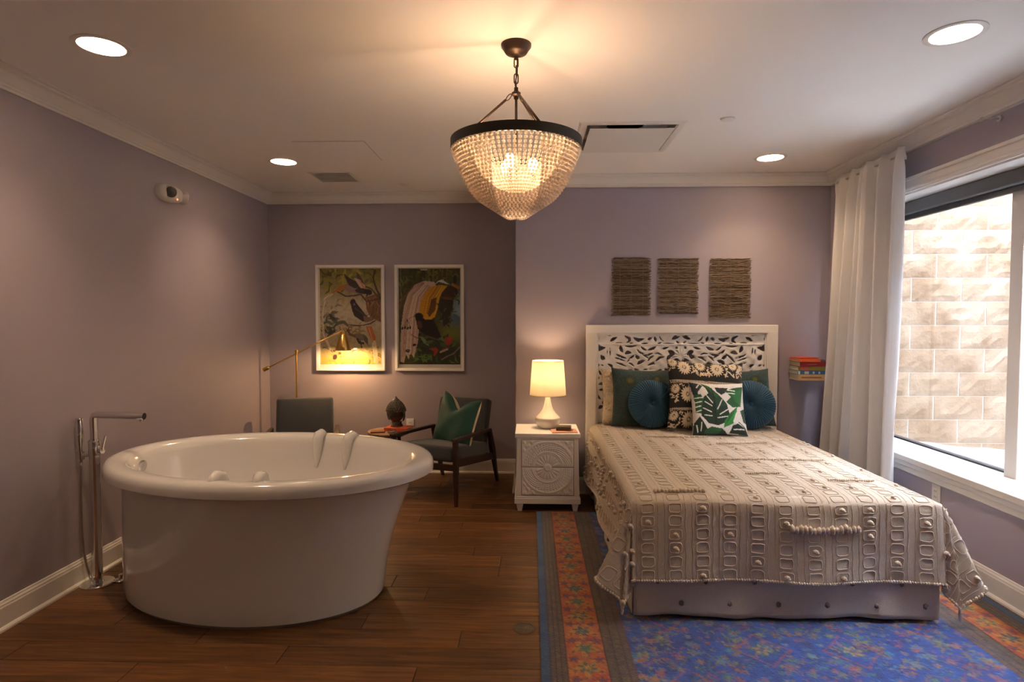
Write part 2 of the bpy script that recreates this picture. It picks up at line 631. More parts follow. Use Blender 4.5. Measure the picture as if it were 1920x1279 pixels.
sh = thing('roller_shade', 'dark grey rolled-up blackout shade at the top of the window', 'roller shade', (XG - .10, (WY0 + WY1) / 2, 2.20))
M_shadegrey = mat('shade_grey', (0.105, 0.105, 0.108), 0.7, bump=(300, .1))
o = MB().box(-.06, .07, -(WY1 - WY0) / 2 + .02, (WY1 - WY0) / 2 - .02, .035, .118).build('cassette', M_shadegrey, sh, bevel=.006)
o = MB().box(-.028, .0, -(WY1 - WY0) / 2 + .03, (WY1 - WY0) / 2 - .03, .0, .035).build('hem_bar', mat('shade_bar', (.03, .026, .026), .4), sh, bevel=.005)

# curtain track and curtains
tr = thing('curtain_track', 'thin metal curtain track running above the window', 'curtain track', (2.40, 3.0, 2.56))
MB().tube([(0, -2.0, 0), (0, 1.86, 0)], .008, 8).build('rail', M_metalgrey, tr, smooth=True)
for yy in (-.9, .3, 1.2, 1.75):
    mb = MB().tube([(0, yy, 0), (.02, yy, .004), (.10, yy, .004)], .006, 8)
    mb.lathe([(.016, 0), (.016, .012), (0.0, .012)], 12, M=Matrix.Translation((.088, yy, .004)) @ Matrix.Rotation(PI / 2, 4, 'Y'))
    mb.ico((0, yy, 0), .013, 2)
    mb.build('bracket', M_metalgrey, tr, smooth=True, angle=40)

def curtain(label, y0t, y1t, y0b, y1b, nf, seed, amp, xt, xb):
    rg = np.random.default_rng(seed)
    W_, H_ = 160, 60
    u = np.linspace(0, 1, W_)
    ph = np.cumsum(0.7 + .6 * rg.random(W_))
    ph = (ph - ph[0]) / (ph[-1] - ph[0]) * nf * 2 * PI
    P = np.zeros((H_, W_, 3))
    zt, zb = 2.60, 0.03
    for k in range(H_):
        t = k / (H_ - 1)
        z = zt + (zb - zt) * t
        e = min(1, t / .06)
        a = amp * (0.35 + .65 * e) * (1 + .25 * t)
        y = (y0t + (y0b - y0t) * t) + ((y1t + (y1b - y1t) * t) - (y0t + (y0b - y0t) * t)) * u
        wob = .012 * np.sin(ph * .5 + 3 * t + seed)
        f = np.sin(ph + .5 * np.sin(2.2 * t + seed) * t)
        f = np.sign(f) * np.abs(f) ** .8
        P[k, :, 0] = xt + (xb - xt) * t - a * f - wob * t - .012 * math.exp(-((t - .02) / .02) ** 2)
        P[k, :, 1] = y + .010 * np.cos(ph) * (1 - .3 * t)
        P[k, :, 2] = z + (0.012 * np.abs(np.sin(ph * .5)) if k == 0 else 0)
    th = thing('curtain', label, 'curtain', (xt, (y0t + y1t) / 2, 0.03), group=None)
    o = grid_mesh('cloth', P - np.array([xt, (y0t + y1t) / 2, .03]), M_curtain, th)
    s = o.modifiers.new('solid', 'SOLIDIFY')
    s.thickness = .003
    # pleat tape
    P2 = P[:5].copy()
    P2[:, :, 0] += .006
    P2[:, :, 2] = np.linspace(2.60, 2.515, 5)[:, None]
    o2 = grid_mesh('heading_tape', P2 - np.array([xt, (y0t + y1t) / 2, .03]), M_curtain, th)
    return th
curtain('white pleated curtain panel nearer the corner by the bed wall', 4.36, 4.80, 4.47, 4.90, 3.0, 3, .050, 2.40, 2.345)
curtain('white pleated curtain panel that ends at the open window glass', 3.92, 4.40, 3.90, 4.42, 2.6, 5, .050, 2.39, 2.355)

# ------------------------------------------------------------------ outside: block wall and gravel
bw = MB().box(2.86, 7.0, 5.081, 5.35, -.2, 3.6).build('wall_outside', M_mortar)
struct(bw, 'tan split-face concrete block wall outside the window')
variants = []
for k in range(6):
    nx, nz = 9, 5
    hx, hz = .198, .0955
    vs_, fs = [], []
    for j in range(nz):
        for i in range(nx):
            e = 0 if i in (0, nx - 1) or j in (0, nz - 1) else 1
            vs_.append((-hx + 2 * hx * i / (nx - 1) + (random.uniform(-.008, .008) if e else 0), -.012 - e * random.uniform(.002, .016), -hz + 2 * hz * j / (nz - 1) + (random.uniform(-.006, .006) if e else 0)))
    for j in range(nz - 1):
        for i in range(nx - 1):
            a = j * nx + i
            fs.append((a, a + 1, a + nx + 1, a + nx))
    n0 = len(vs_)
    vs_ += [(-hx, .03, -hz), (hx, .03, -hz), (hx, .03, hz), (-hx, .03, hz)]
    fs += [tuple([n0, n0 + 1] + list(reversed(range(nx)))), tuple([n0 + 3] + list(range((nz - 1) * nx, nz * nx)) + [n0 + 2])]
    fs += [tuple([n0, ] + [j * nx for j in range(nz)] + [n0 + 3]), tuple([n0 + 1, n0 + 2] + [j * nx + nx - 1 for j in reversed(range(nz))])]
    me = bpy.data.meshes.new('block')
    me.from_pydata(vs_, [], fs)
    me.materials.append(M_block)
    me.polygons.foreach_set('use_smooth', [False] * len(me.polygons))
    variants.append(me)
for rz in range(17):
    for cx in range(10):
        x = 2.86 + .203 + cx * .406 - (.203 if rz % 2 else 0) + .1
        if x < 2.9 or x > 6.8:
            continue
        o = bpy.data.objects.new('block', variants[random.randrange(6)])
        C.objects.link(o)
        o.location = (x, 5.09, .26 + .0985 + rz * .197)
        o.scale = (random.choice((-1, 1)), 1, 1) if False else (1, 1, 1)
        o.parent = bw
bw2 = MB().box(4.469, 4.75, -2.0, 5.081, -.2, 3.6).build('wall_outside_added', M_mortar)  # unseen wall added opposite the window so low sky light stays out
struct(bw2, 'added unseen tan block wall facing the window, cutting low sky light')
for rz in range(17):
    for cx in range(18):
        y = -1.9 + cx * .406 + (.203 if rz % 2 else 0)
        if y > 4.86:
            continue
        o = bpy.data.objects.new('block', variants[random.randrange(6)])
        C.objects.link(o)
        o.location = (4.478, y, .26 + .0985 + rz * .197)
        o.rotation_euler.z = R(-90)
        o.parent = bw2
gp = np.zeros((90, 60, 3))
gx, gy = np.meshgrid(np.linspace(2.86, 7.0, 60), np.linspace(-1.5, 5.12, 90))
gp[..., 0], gp[..., 1] = gx, gy
gp[..., 2] = .47 - .10 * np.clip((gx - 3.1) / 1.0, 0, 2) + .03 * smooth_noise(90, 60, 3)
gr = grid_mesh('gravel_ground', gp, mat('pale_gravel', (.62, .61, .59), .95, bump=(90, 1.0), var=(60, .3)))
struct(gr, 'pale gravel ground outside the window')

# ------------------------------------------------------------------ ceiling fixtures
M_dlin = mat('downlight_reflector', (.85, .84, .83), .45)
M_dle = emis('downlight_glow', (1.0, 0.69, 0.42), DOWNLIGHT_E)
dl_labels = ['recessed downlight nearest the left wall and the camera', 'small recessed downlight above the armchair alcove', 'large recessed downlight near the window side, closest to the camera', 'small recessed downlight above the headboard', 'added recessed fill downlight on the tub side, unseen near the camera', 'added recessed fill downlight on the window side, unseen near the camera']
dl0 = None
for (x, y), lb in zip(DL, dl_labels):
    if dl0 is None:
        d = thing('recessed_downlight', lb, 'downlight', (x, y, ZC), group='recessed downlights in the ceiling')
        d.scale = (1.15, 1.15, 1)
        MB().lathe([(.080, .001), (.080, -.004), (.094, -.006), (.100, -.003), (.100, 0), (.080, .001)], 40, cap=False).build('trim_ring', M_plastic, d, smooth=True, angle=40)
        MB().lathe([(.080, 0), (.074, .03), (.062, .075), (.052, .10)], 40, cap=False).build('reflector', M_dlin, d, smooth=True)
        MB().lathe([(.053, .099), (0.0, .098)], 32, cap=False).build('lamp_disc', M_dle, d)
        MB().lathe([(.10, .002), (.10, .13), (0, .13)], 24, cap=False).build('housing', M_dark, d)
        dl0 = d
    else:
        d = copy_tree(dl0)
        d.location = (x, y, ZC)
        d['label'] = lb

v = thing('ceiling_diffuser', 'square white air diffuser with a flat centre plate in the ceiling', 'air vent', ((VX0 + VX1) / 2, (VY0 + VY1) / 2, ZC))
hw = (VX1 - VX0) / 2
def ringframe(mb, a, b, z0, z1):
    A = [(-a, -a), (a, -a), (a, a), (-a, a)]
    B = [(-b, -b), (b, -b), (b, b), (-b, b)]
    mb.add([(x, y, z0) for x, y in A] + [(x, y, z1) for x, y in B], [(k, (k + 1) % 4, 4 + (k + 1) % 4, 4 + k) for k in range(4)])
mb = MB()
ringframe(mb, hw, hw - .012, 0, -.008)
ringframe(mb, hw - .012, hw - .05, -.008, -.006)
ringframe(mb, hw - .05, hw - .055, -.006, .075)
ringframe(mb, hw - .055, hw - .10, .075, .085)
mb.build('frame', M_plastic, v)
MB().box(-hw + .07, hw - .07, -hw + .07, hw - .07, -.026, -.020).build('centre_plate', M_plastic, v, bevel=.002)
mb = MB().lathe([(.13, .088), (.13, .16), (0, .16)], 28, cap=False)
mb.build('duct_collar', M_dark, v)
mb = MB()
ringframe(mb, hw - .10, .12, .085, .087)
mb.build('back_pan', M_plastic, v)

h_ = thing('access_panel', 'flush square access panel outlined in the ceiling', 'access panel', (-1.375, 4.295, ZC))
mb = MB()
s = .245
ringframe(mb, s + .003, s, -.0005, -.002)
MB().box(-s, s, -s, s, -.004, -.0005).build('panel', M_ceil, h_)
mb.build('frame', mat('panel_edge', (.45, .42, .40), .6), h_)
g = thing('return_grille', 'small white slatted air grille in the ceiling beyond the access panel', 'air vent', (-1.66, 5.065, ZC))
mb = MB()
ringframe(mb, .175, .172, 0, -.006)
ringframe(mb, .172, .155, -.006, -.006)
ringframe(mb, .155, .155, -.006, -.001)
mb.build('frame', M_plastic, g)
for k in range(14):
    y = -.150 + k * .0225
    MB().add([(-.155, y, -.006), (.155, y, -.006), (.155, y + .017, -.0012), (-.155, y + .017, -.0012)], [(0, 1, 2, 3)]).build('slat', M_plastic, g).modifiers.new('s', 'SOLIDIFY').thickness = .0015
for lb, x, y in (('white sprinkler cover disc in the ceiling near the window side', 1.18, 3.67), ('tiny sprinkler cover disc in the ceiling above the bird pictures', -1.13, 5.34)):
    sp = thing('sprinkler_cover', lb, 'sprinkler', (x, y, ZC), group='concealed sprinklers')
    MB().lathe([(.040, 0), (.040, -.006), (.037, -.009), (0, -.010)], 28).build('cover_plate', M_plastic, sp, smooth=True, angle=50)
    MB().lathe([(.045, 0), (.045, -.002), (.038, -.002)], 28).build('escutcheon', M_plastic, sp)

# ------------------------------------------------------------------ emergency light on left wall
e = thing('emergency_light', 'white oval emergency light with two lamp heads high on the left wall', 'emergency light', (XL, 4.14, 2.375))
P = []
mb = MB()
n = 28
prof = [(1.0, 0), (1.0, .03), (.93, .048), (.75, .058), (0.0, .062)]
vs_, fs = [], []
for (k, d) in prof:
    for i in range(n):
        a = 2 * PI * i / n
        cx, sx = math.cos(a), math.sin(a)
        vs_.append((d, .135 * k * math.copysign(abs(cx) ** .8, cx), .058 * k * math.copysign(abs(sx) ** .8, sx)))
for i in range(len(prof) - 1):
    for k in range(n):
        fs.append((i * n + k, i * n + (k + 1) % n, (i + 1) * n + (k + 1) % n, (i + 1) * n + k))
mb.add(vs_, fs)
mb.build('housing', M_plastic, e, smooth=True, angle=50)
for yy, tilt in ((-.045, .25), (.125, .5)):
    Mx = Matrix.Translation((.05 if yy < 0 else .035, yy, .0)) @ Vector((.72, -.66, -.12) if yy < 0 else (.55, .80, -.1)).to_track_quat('Z', 'Y').to_matrix().to_4x4()
    hd = MB().lathe([(.030, -.02), (.044, .0), (.046, .028), (.040, .034)], 24, M=Mx).build('lamp_head', M_plastic, e, smooth=True, angle=40)
    MB().lathe([(.038, .033), (.034, .038), (0, .040)], 20, M=Mx).build('lens', mat('lens_grey', (.10, .10, .10), .2, bump=(160, .6)), hd, smooth=True)
MB().ico((.058, .03, -.036), .006, 2).build('indicator_led', emis('red_led', (1, .08, .03), 4), e)

# ------------------------------------------------------------------ chandelier
ch = thing('chandelier', 'bronze ring chandelier draped with strings of frosted white beads', 'chandelier', (-.065, 2.665, ZC))
zr = 2.262 - ZC     # ring centre
RR = .283
MB().lathe([(0, -.052), (.018, -.05), (.022, -.044), (.046, -.038), (.052, -.030), (.055, -.024), (.066, -.010), (.067, 0)], 40).build('canopy', M_bronze, ch, smooth=True, angle=45)
MB().tube([(0, 0, -.052), (0, 0, -.064)], .008, 10).build('canopy_loop', M_bronze, ch)
zz = -.060
for k in range(5):
    pts = []
    for i in range(20):
        a = 2 * PI * i / 20
        r_ = .0085
        x = r_ * math.cos(a)
        z = .013 * (1 if math.sin(a) > 0 else -1) + r_ * math.sin(a) if abs(math.sin(a)) > 1e-6 else 0
        pts.append((x, 0, z) if k % 2 == 0 else (0, x, z))
    MB().tube([(p[0], p[1], p[2] + zz - .018) for p in pts], .0028, 8, closed=True).build('chain_link', M_bronze, ch, smooth=True)
    zz -= .0345
MB().tube([(.006, 0, -.05), (.004, .004, -.12), (-.004, -.003, -.17), (0, 0, -.21)], .003, 8).build('power_cord', M_bronze, ch, smooth=True)
zh = 2.492 - ZC
mb = MB().lathe([(0, .024), (.009, .022), (.009, .004), (.020, .0), (.020, -.010), (.010, -.014), (0, -.016)], 20, c=(0, 0, zh))
mb.build('hub', M_bronze, ch, smooth=True, angle=40)
for k, a in enumerate((170, 290, 50)):
    a = R(a)
    p = Vector((.022 * math.cos(a), .022 * math.sin(a), zh - .008))
    qv = Vector((RR * math.cos(a), RR * math.sin(a), zr + .02))
    d = (qv - p).normalized()
    mb = MB().tube([p + d * .03, qv], .0055, 10)
    pe = p + d * .014
    mb.tube([pe + Vector((0, 0, .010 * math.sin(t))) + d * (.016 * math.cos(t)) for t in [2 * PI * i / 14 for i in range(14)]], .0022, 6, closed=True)
    mb.build('rod', M_bronze, ch, smooth=True)
MB().lathe([(RR + .006, -.020), (RR + .006, .020), (RR - .004, .020), (RR - .004, -.020), (RR + .006, -.020)], 72, c=(0, 0, zr), cap=False).build('ring', mat('ring_bronze', (.030, .026, .022), .5, metal=.4), ch, smooth=True, angle=40)
BR = .0084
def strand(pts, name='bead_strand'):
    """beads evenly strung along a polyline"""
    pts = [Vector(p) for p in pts]
    L_ = [0]
    for a, b in zip(pts, pts[1:]):
        L_.append(L_[-1] + (b - a).length)
    n_ = max(2, int(L_[-1] / (2 * BR * .99)))
    mb = MB()
    j = 0
    for k in range(n_):
        s = (k + .5) / n_ * L_[-1]
        while L_[j + 1] < s:
            j += 1
        t = (s - L_[j]) / (L_[j + 1] - L_[j])
        mb.ico(pts[j].lerp(pts[j + 1], t), BR, 1)
    return mb
NIN = 72
zt_ = zr - .014
inner = strand([(RR - .012, 0, zt_), (RR - .05, 0, zt_ - .075), (.135, 0, zt_ - .175), (.05, 0, zt_ - .235)]).build('bead_strand', M_bead, ch, smooth=True, recalc=False)
for k in range(1, NIN):
    o = inner.copy()
    C.objects.link(o)
    o.parent = ch
    o.rotation_euler.z = 2 * PI * k / NIN
NS = 12
for q in range(3):
    base_a = 272 + 120 * q
    for i in range(NS):
        t = i / (NS - 1)
        ha = R(46 + 52 * t)
        a0 = R(base_a)
        E1 = Vector((RR * math.cos(a0 - ha), RR * math.sin(a0 - ha), zt_))
        E2 = Vector((RR * math.cos(a0 + ha), RR * math.sin(a0 + ha), zt_))
        rl = .115 * (1 - t) + .04
        Lw = Vector((rl * math.cos(a0), rl * math.sin(a0), (2.020 - .072 * t) - ZC))
        dch = (E1 - E2).normalized() * (.175 - .03 * t)
        K = (Lw - (E1 + E2) * .125) / .75
        pts = []
        for s in range(41):
            u = s / 40
            pts.append(E1 * (1 - u) ** 3 + (K + dch) * (3 * u * (1 - u) ** 2) + (K - dch) * (3 * u * u * (1 - u)) + E2 * u ** 3)
        strand(pts).build('bead_strand', M_bead, ch, smooth=True, recalc=False)
M_bulb = emis('warm_bulb', (1.0, .70, .40), 60)
zb_ = zr - .10
MB().tube([(0, 0, zh - .014), (0, 0, zb_ - .07)], .006, 8).build('stem', M_bronze, ch, smooth=True)
for k in range(3):
    a = R(250 + 120 * k)
    x, y = .075 * math.cos(a), .075 * math.sin(a)
    sk = MB().tube([(0, 0, zb_ - .06), (x * .6, y * .6, zb_ - .075), (x, y, zb_ - .055)], .005, 8).lathe([(.014, -.055), (.014, -.015), (0, -.015)], 14, c=(x, y, zb_)).build('bulb_arm', M_bronze, ch, smooth=True, angle=40)
    MB().lathe([(.008, -.018), (.016, .0), (.022, .018), (.020, .034), (.010, .046), (0, .049)], 18, c=(x, y, zb_)).build('bulb', M_bulb, ch, smooth=True)
    point_light('bulb_light', (x, y, zb_ + .02), CHANDELIER_W / 3, (1.0, .57, .33), .03, ch)

# ------------------------------------------------------------------ bathtub
tub = thing('bathtub', 'large white oval freestanding bathtub on the wood floor', 'bathtub', (-1.46, 3.31, 0))
NT = 96
def ring(cx, cy, a, b, th, z):
    c, s_ = math.cos(th), math.sin(th)
    return [(cx + a * math.cos(t) * c - b * math.sin(t) * s_, cy + a * math.cos(t) * s_ + b * math.sin(t) * c, z) for t in [2 * PI * k / NT for k in range(NT)]]
TH = -.165
def loft(rings, m, name, parent, closebot=False):
    mb = MB()
    vs_, fs = [], []
    for r_ in rings:
        vs_ += r_
    for i in range(len(rings) - 1):
        for k in range(NT):
            fs.append((i * NT + k, i * NT + (k + 1) % NT, (i + 1) * NT + (k + 1) % NT, (i + 1) * NT + k))
    if closebot:
        fs.append(tuple(range((len(rings) - 1) * NT, len(rings) * NT)))
    mb.add(vs_, fs)
    return mb.build(name, m, parent, smooth=True, angle=55)
rings = []
for k in range(15):
    t = k / 14
    z = .018 + (.662 - .018) * t
    e_ = t ** 1.7
    in_ = .012 * max(0, 1 - z / .06) ** 2
    rings.append(ring(-.09 + .09 * e_, -.03 + .03 * e_, .755 + (.835 - .755) * e_ - in_, .50 + (.575 - .50) * e_ - in_, TH - .04 * (1 - e_), z))
A, B = .93, .65
for (d, z) in ((-.012, .664), (0.0, .672), (.0, .700), (-.006, .722), (-.020, .736), (-.045, .741), (-.085, .739), (-.108, .732), (-.122, .716), (-.134, .690), (-.150, .62), (-.20, .42), (-.25, .26), (-.30, .20), (-.40, .175), (-.60, .17)):
    sh_ = 0 if d > -.1 else .02 * min(1, (-d - .1) / .1)
    rings.append(ring(0 - sh_, 0, A + d - sh_ * 1.2, B + d * (1 if d > -.3 else .98), TH, z))
loft(rings, M_acrylic, 'basin', tub, True)
loft([ring(-.09, -.03, .735, .48, TH - .04, 0), ring(-.09, -.03, .735, .48, TH - .04, .03)], mat('tub_foot', (.2, .18, .17), .6), 'plinth', tub)
# overflow on the left inside wall
ov = MB().lathe([(.036, 0), (.036, .010), (.030, .014), (0, .015)], 28, M=Matrix.Translation((-.768, .012, .655)) @ Matrix.Rotation(R(100), 4, 'Y') @ Matrix.Rotation(0, 4, 'X'))
ov.build('overflow_cover', M_chrome, tub, smooth=True, angle=40)
# moulded arm rests: ridges on the inner rim edge
def grip(t, name='arm_rest_ridge'):
    c, s_ = math.cos(TH), math.sin(TH)
    def pt(d, z, tt):
        a, b = A + d, B + d
        return (a * math.cos(tt) * c - b * math.sin(tt) * s_, a * math.cos(tt) * s_ + b * math.sin(tt) * c, z)
    pts = [pt(-.045, .722, t), pt(-.075, .738, t), (pt(-.105, .748, t)), pt(-.132, .742, t), pt(-.150, .715, t), pt(-.155, .66, t), pt(-.162, .60, t), pt(-.175, .54, t)]
    MB().tube(pts, [.012, .024, .031, .034, .034, .030, .022, .008], 14).build(name, M_acrylic, tub, smooth=True)
for ang in (-86, -71, 74, 90):
    grip(R(ang))

# floor drain fittings by the tub and chrome floor-mounted filler
fa = thing('tub_filler', 'chrome floor-standing tub filler with hand shower beside the tub', 'faucet', (-2.445, 3.25, 0))
MB().lathe([(.085, 0), (.085, .008), (.080, .013), (.032, .014), (.030, .02)], 40).build('floor_flange', M_chrome, fa, smooth=True, angle=35)
MB().lathe([(.026, .013), (.026, .80), (.024, .80), (.024, .825), (0, .826)], 28).build('column', M_chrome, fa, smooth=True, angle=35)
MB().lathe([(.027, .735), (.029, .738), (.029, .815), (.027, .818)], 28).build('mixer_body', M_chrome, fa, smooth=True, angle=35)
sp_ = [(0, 0, .82), (0, 0, .945), (.006, 0, .958), (.018, 0, .962), (.29, 0, .955)]
MB().tube(sp_, .019, 18).build('spout', M_chrome, fa, smooth=True, angle=60)
MB().lathe([(.011, -.012), (.011, .01)], 16, c=(.272, 0, .938)).build('aerator', M_chrome, fa, smooth=True, angle=40)
br_ = MB().tube([(.0, 0, .745), (-.068, -.01, .735)], .014, 14)
br_.lathe([(.019, -.022), (.019, .022)], 18, c=(-.072, -.01, .735))
br_.build('handset_holder', M_chrome, fa, smooth=True, angle=40)
MB().tube([(-.072, -.01, .70), (-.072, -.012, .76), (-.073, -.013, .84), (-.074, -.014, .935), (-.074, -.014, .945)], [.010, .0145, .020, .019, .015], 16).build('hand_shower', M_chrome, fa, smooth=True, angle=50)
hz = []
for k in range(24):
    t = k / 23
    hz.append((-.072 + .04 * t ** 6, -.012 - .008 * math.sin(PI * t), .70 - .66 * t))
hz += [(-.012, -.028, .036), (0, -.02, .05)]
MB().tube(hz, .0075, 10).build('hose', M_metalgrey, fa, smooth=True)
MB().tube([(.02, -.0, .762), (.055, -.01, .760)], .015, 14).build('lever_hub', M_chrome, fa, smooth=True, angle=40)
MB().tube([(.052, -.01, .762), (.062, -.012, .80), (.078, -.016, .848)], [.007, .006, .0055], 12).build('lever', M_chrome, fa, smooth=True, angle=50)
sv = thing('chrome_floor_cap', 'small chrome cap on the floor at the foot of the tub', 'floor cap', (-2.345, 3.30, 0))
MB().lathe([(.036, 0), (.036, .006), (.03, .011), (.012, .013)], 28).build('flange', M_chrome, sv, smooth=True, angle=40)
MB().lathe([(.013, .010), (.013, .035), (0, .036)], 18).build('stub', M_chrome, sv, smooth=True, angle=40)
dr = thing('floor_drain_cover', 'round translucent disc lying on the floor beside the rug', 'floor disc', (-.03, 2.84, 0))
M_disc = mat('clear_disc', (.10, .062, .034), .25, bump=(300, .6), coat=.5)
MB().lathe([(.055, 0), (.055, .002), (.052, .004), (0, .004)], 36).build('disc', M_disc, dr, smooth=True, angle=40)
for k in range(3):
    MB().lathe([(.016 + .013 * k, .004), (.018 + .013 * k, .0055), (.020 + .013 * k, .004)], 30, cap=False).build('ridge', M_disc, dr, smooth=True)

# ------------------------------------------------------------------ armchairs
def make_chair(name, label, loc, rz):
    t = thing(name, label, 'armchair', loc, rz)
    hx = .285
    for s in (-1, 1):
        x = s * hx
        # front leg, tapered below the rail
        mb = MB()
        def sec(cx, cy, z, wx, wy):
            return [(cx - wx, cy - wy, z), (cx + wx, cy - wy, z), (cx + wx, cy + wy, z), (cx - wx, cy + wy, z)]
        S = [sec(x, -.335, 0, .014, .014), sec(x, -.335, .30, .017, .024), sec(x, -.335, .40, .017, .030), sec(x, -.345, .525, .017, .020)]
        vs_ = sum(S, [])
        fs = [(3, 2, 1, 0), (12, 13, 14, 15)]
        for i in range(3):
            for k in range(4):
                fs.append((4 * i + k, 4 * i + (k + 1) % 4, 4 * i + 4 + (k + 1) % 4, 4 * i + 4 + k))
        mb.add(vs_, fs).build('leg', M_darkwood, t, bevel=.004)
        S = [sec(x, .500, 0, .013, .014), sec(x, .425, .20, .016, .024), sec(x, .385, .32, .017, .036), sec(x, .315, .515, .016, .022)]
        MB().add(sum(S, []), fs).build('leg', M_darkwood, t, bevel=.004)
        # arm, a little wider at the front
        mb = MB().hexa([(x - .020, -.375, .525), (x + .020, -.375, .525), (x + .015, .335, .490), (x - .015, .335, .490)],
                       [(x - .026, -.375, .552), (x + .026, -.375, .552), (x + .018, .335, .520), (x - .018, .335, .520)])
        mb.build('armrest', M_darkwood, t, bevel=.007)
        # side rail
        mb = MB().hexa([(x - .013, -.32, .315), (x + .013, -.32, .315), (x + .013, .40, .225), (x - .013, .40, .225)],
                       [(x - .013, -.32, .385), (x + .013, -.32, .385), (x + .013, .40, .285), (x - .013, .40, .285)])
        mb.build('side_rail', M_darkwood, t, bevel=.004)
    MB().box(-hx, hx, -.348, -.326, .285, .335).build('front_rail', M_darkwood, t, bevel=.003)
    MB().box(-hx, hx, .375, .397, .235, .280).build('rear_rail', M_darkwood, t, bevel=.003)
    def cushion(nm, Mx, sx, sy, sz, rb):
        bm = bmesh.new()
        bmesh.ops.create_cube(bm, size=1)
        for v_ in bm.verts:
            v_.co = Vector((v_.co.x * sx, v_.co.y * sy, v_.co.z * sz))
        bmesh.ops.bevel(bm, geom=bm.edges[:], offset=rb, segments=4, profile=.6, affect='EDGES')
        bmesh.ops.subdivide_edges(bm, edges=[e2 for e2 in bm.edges if e2.calc_length() > .1], cuts=6, use_grid_fill=True)
        for v_ in bm.verts:
            kx = max(0, 1 - (v_.co.x / (sx / 2)) ** 2)
            kz = max(0, 1 - (v_.co.z / (sz / 2)) ** 2)
            ky = max(0, 1 - (v_.co.y / (sy / 2)) ** 2)
            if nm == 'seat_cushion' and v_.co.z > 0:
                v_.co.z += .018 * kx * ky
            if nm == 'back_cushion' and v_.co.y < 0:
                v_.co.y -= .016 * kx * kz
            v_.co = Mx @ v_.co
        me_ = bpy.data.meshes.new(nm)
        bm.to_mesh(me_)
        bm.free()
        me_.materials.append(M_uphol)
        me_.polygons.foreach_set('use_smooth', [True] * len(me_.polygons))
        o_ = bpy.data.objects.new(nm, me_)
        C.objects.link(o_)
        o_.parent = t
        return o_
    cushion('seat_cushion', Matrix.Translation((0, -.01, .375)) @ Matrix.Rotation(R(-7), 4, 'X'), .53, .66, .125, .035)
    cushion('back_cushion', Matrix.Translation((0, .365, .560)) @ Matrix.Rotation(R(-17), 4, 'X'), .50, .105, .43, .034)
    return t
chR = make_chair('armchair', 'charcoal armchair with a green cushion beside the nightstand', (-.745, 5.10, 0), R(-20))
chL = make_chair('armchair', 'charcoal armchair half hidden behind the bathtub, under the brass lamp', (-1.955, 5.03, 0), R(17))

# ------------------------------------------------------------------ pillows
def pillow(name, label, loc, rot, w_, h_, t_, cv=None, m=None, n=60, pinch=.07, group=None, m_back=None, ear=0.0, chop=0.0):
    if cv is not None:
        n_h, n_w = cv.h, cv.w
    else:
        n_h = n_w = n
    U, V = np.meshgrid(np.linspace(-1, 1, n_w), np.linspace(1, -1, n_h))
    x = w_ / 2 * U * (1 - pinch * (1 - V ** 2))
    z = h_ / 2 * V * (1 - pinch * (1 - U ** 2))
    th = t_ / 2 * ((1 - U ** 4) * (1 - V ** 4)) ** .55 + .002
    th = th * (1 + .10 * np.sin(5 * U + 2) * np.sin(4 * V + 1) * (1 - U ** 2))
    if chop:
        z = z - chop * np.exp(-(U / .42) ** 2) * np.clip((V + .2) / 1.2, 0, 1) ** 2
        th = th * (1 + .2 * (np.abs(U) - .4) * np.clip(V, 0, 1))
    front = np.stack([x, -th, z], -1)
    back = np.stack([x, th, z], -1)[:, ::-1]
    t = thing(name, label, 'pillow', loc, 0, group)
    t.rotation_euler = rot
    grid_mesh('front_panel', front, m, t, cv.c if cv is not None else None)
    k = max(1, n_w // 40)
    rows = sorted(set(list(range(0, n_h, k)) + [n_h - 1]))
    cols = sorted(set(list(range(0, n_w, k)) + [n_w - 1]))
    grid_mesh('back_panel', back[rows][:, cols], m_back or m, t)
    # seam cord round the edge
    ed = [front[0, i] for i in range(0, n_w, 3)] + [front[i, -1] for i in range(0, n_h, 3)] + [front[-1, i] for i in range(n_w - 1, -1, -3)] + [front[i, 0] for i in range(n_h - 1, -1, -3)]
    ed = [(p[0], 0, p[2]) for p in ed]
    return t, ed

M_print = mat('printed_cloth', attr='print', rough=.85, sheen=.15, bump=(450, .2))
M_printpaper = mat('printed_paper', attr='print', rough=.6)
M_navy = mat('pillow_back', (.02, .03, .03), .9)

# cushion on the right chair
gv, ed = pillow('throw_pillow', 'green velvet throw pillow with cream back on the armchair', (0, 0, 0), (0, 0, 0), .44, .46, .17, m=mat('green_velvet', (.004, .058, .040), .65, sheen=.12, bump=(30, .25), var=(6, .25)), m_back=mat('cream_cotton', (.62, .52, .40), .9), n=60, pinch=.09, chop=.11)
gv.location = (-.640, 5.12, .610)
gv.rotation_euler = (R(-14), R(7), R(-38))

# ------------------------------------------------------------------ side table and what stands on it
st = thing('side_table', 'small round wooden side table between the two armchairs', 'side table', (-1.245, 5.20, 0))
M_tabletop = mat('oak_top', (.30, .17, .085), .4, var=(12, .25), stretch=(1, 8, 1))
MB().lathe([(0, .488), (.175, .488), (.187, .496), (.189, .506), (.185, .512), (0, .512)], 48).build('table_top', M_tabletop, st, smooth=True, angle=40)
for k in range(3):
    a = R(90 + 120 * k)
    MB().tube([(.15 * math.cos(a), .15 * math.sin(a), 0), (.11 * math.cos(a), .11 * math.sin(a), .49)], [.011, .017], 12).build('leg', M_darkwood, st, smooth=True, angle=40)
MB().lathe([(.13, .47), (.13, .488)], 32).build('apron', M_darkwood, st)

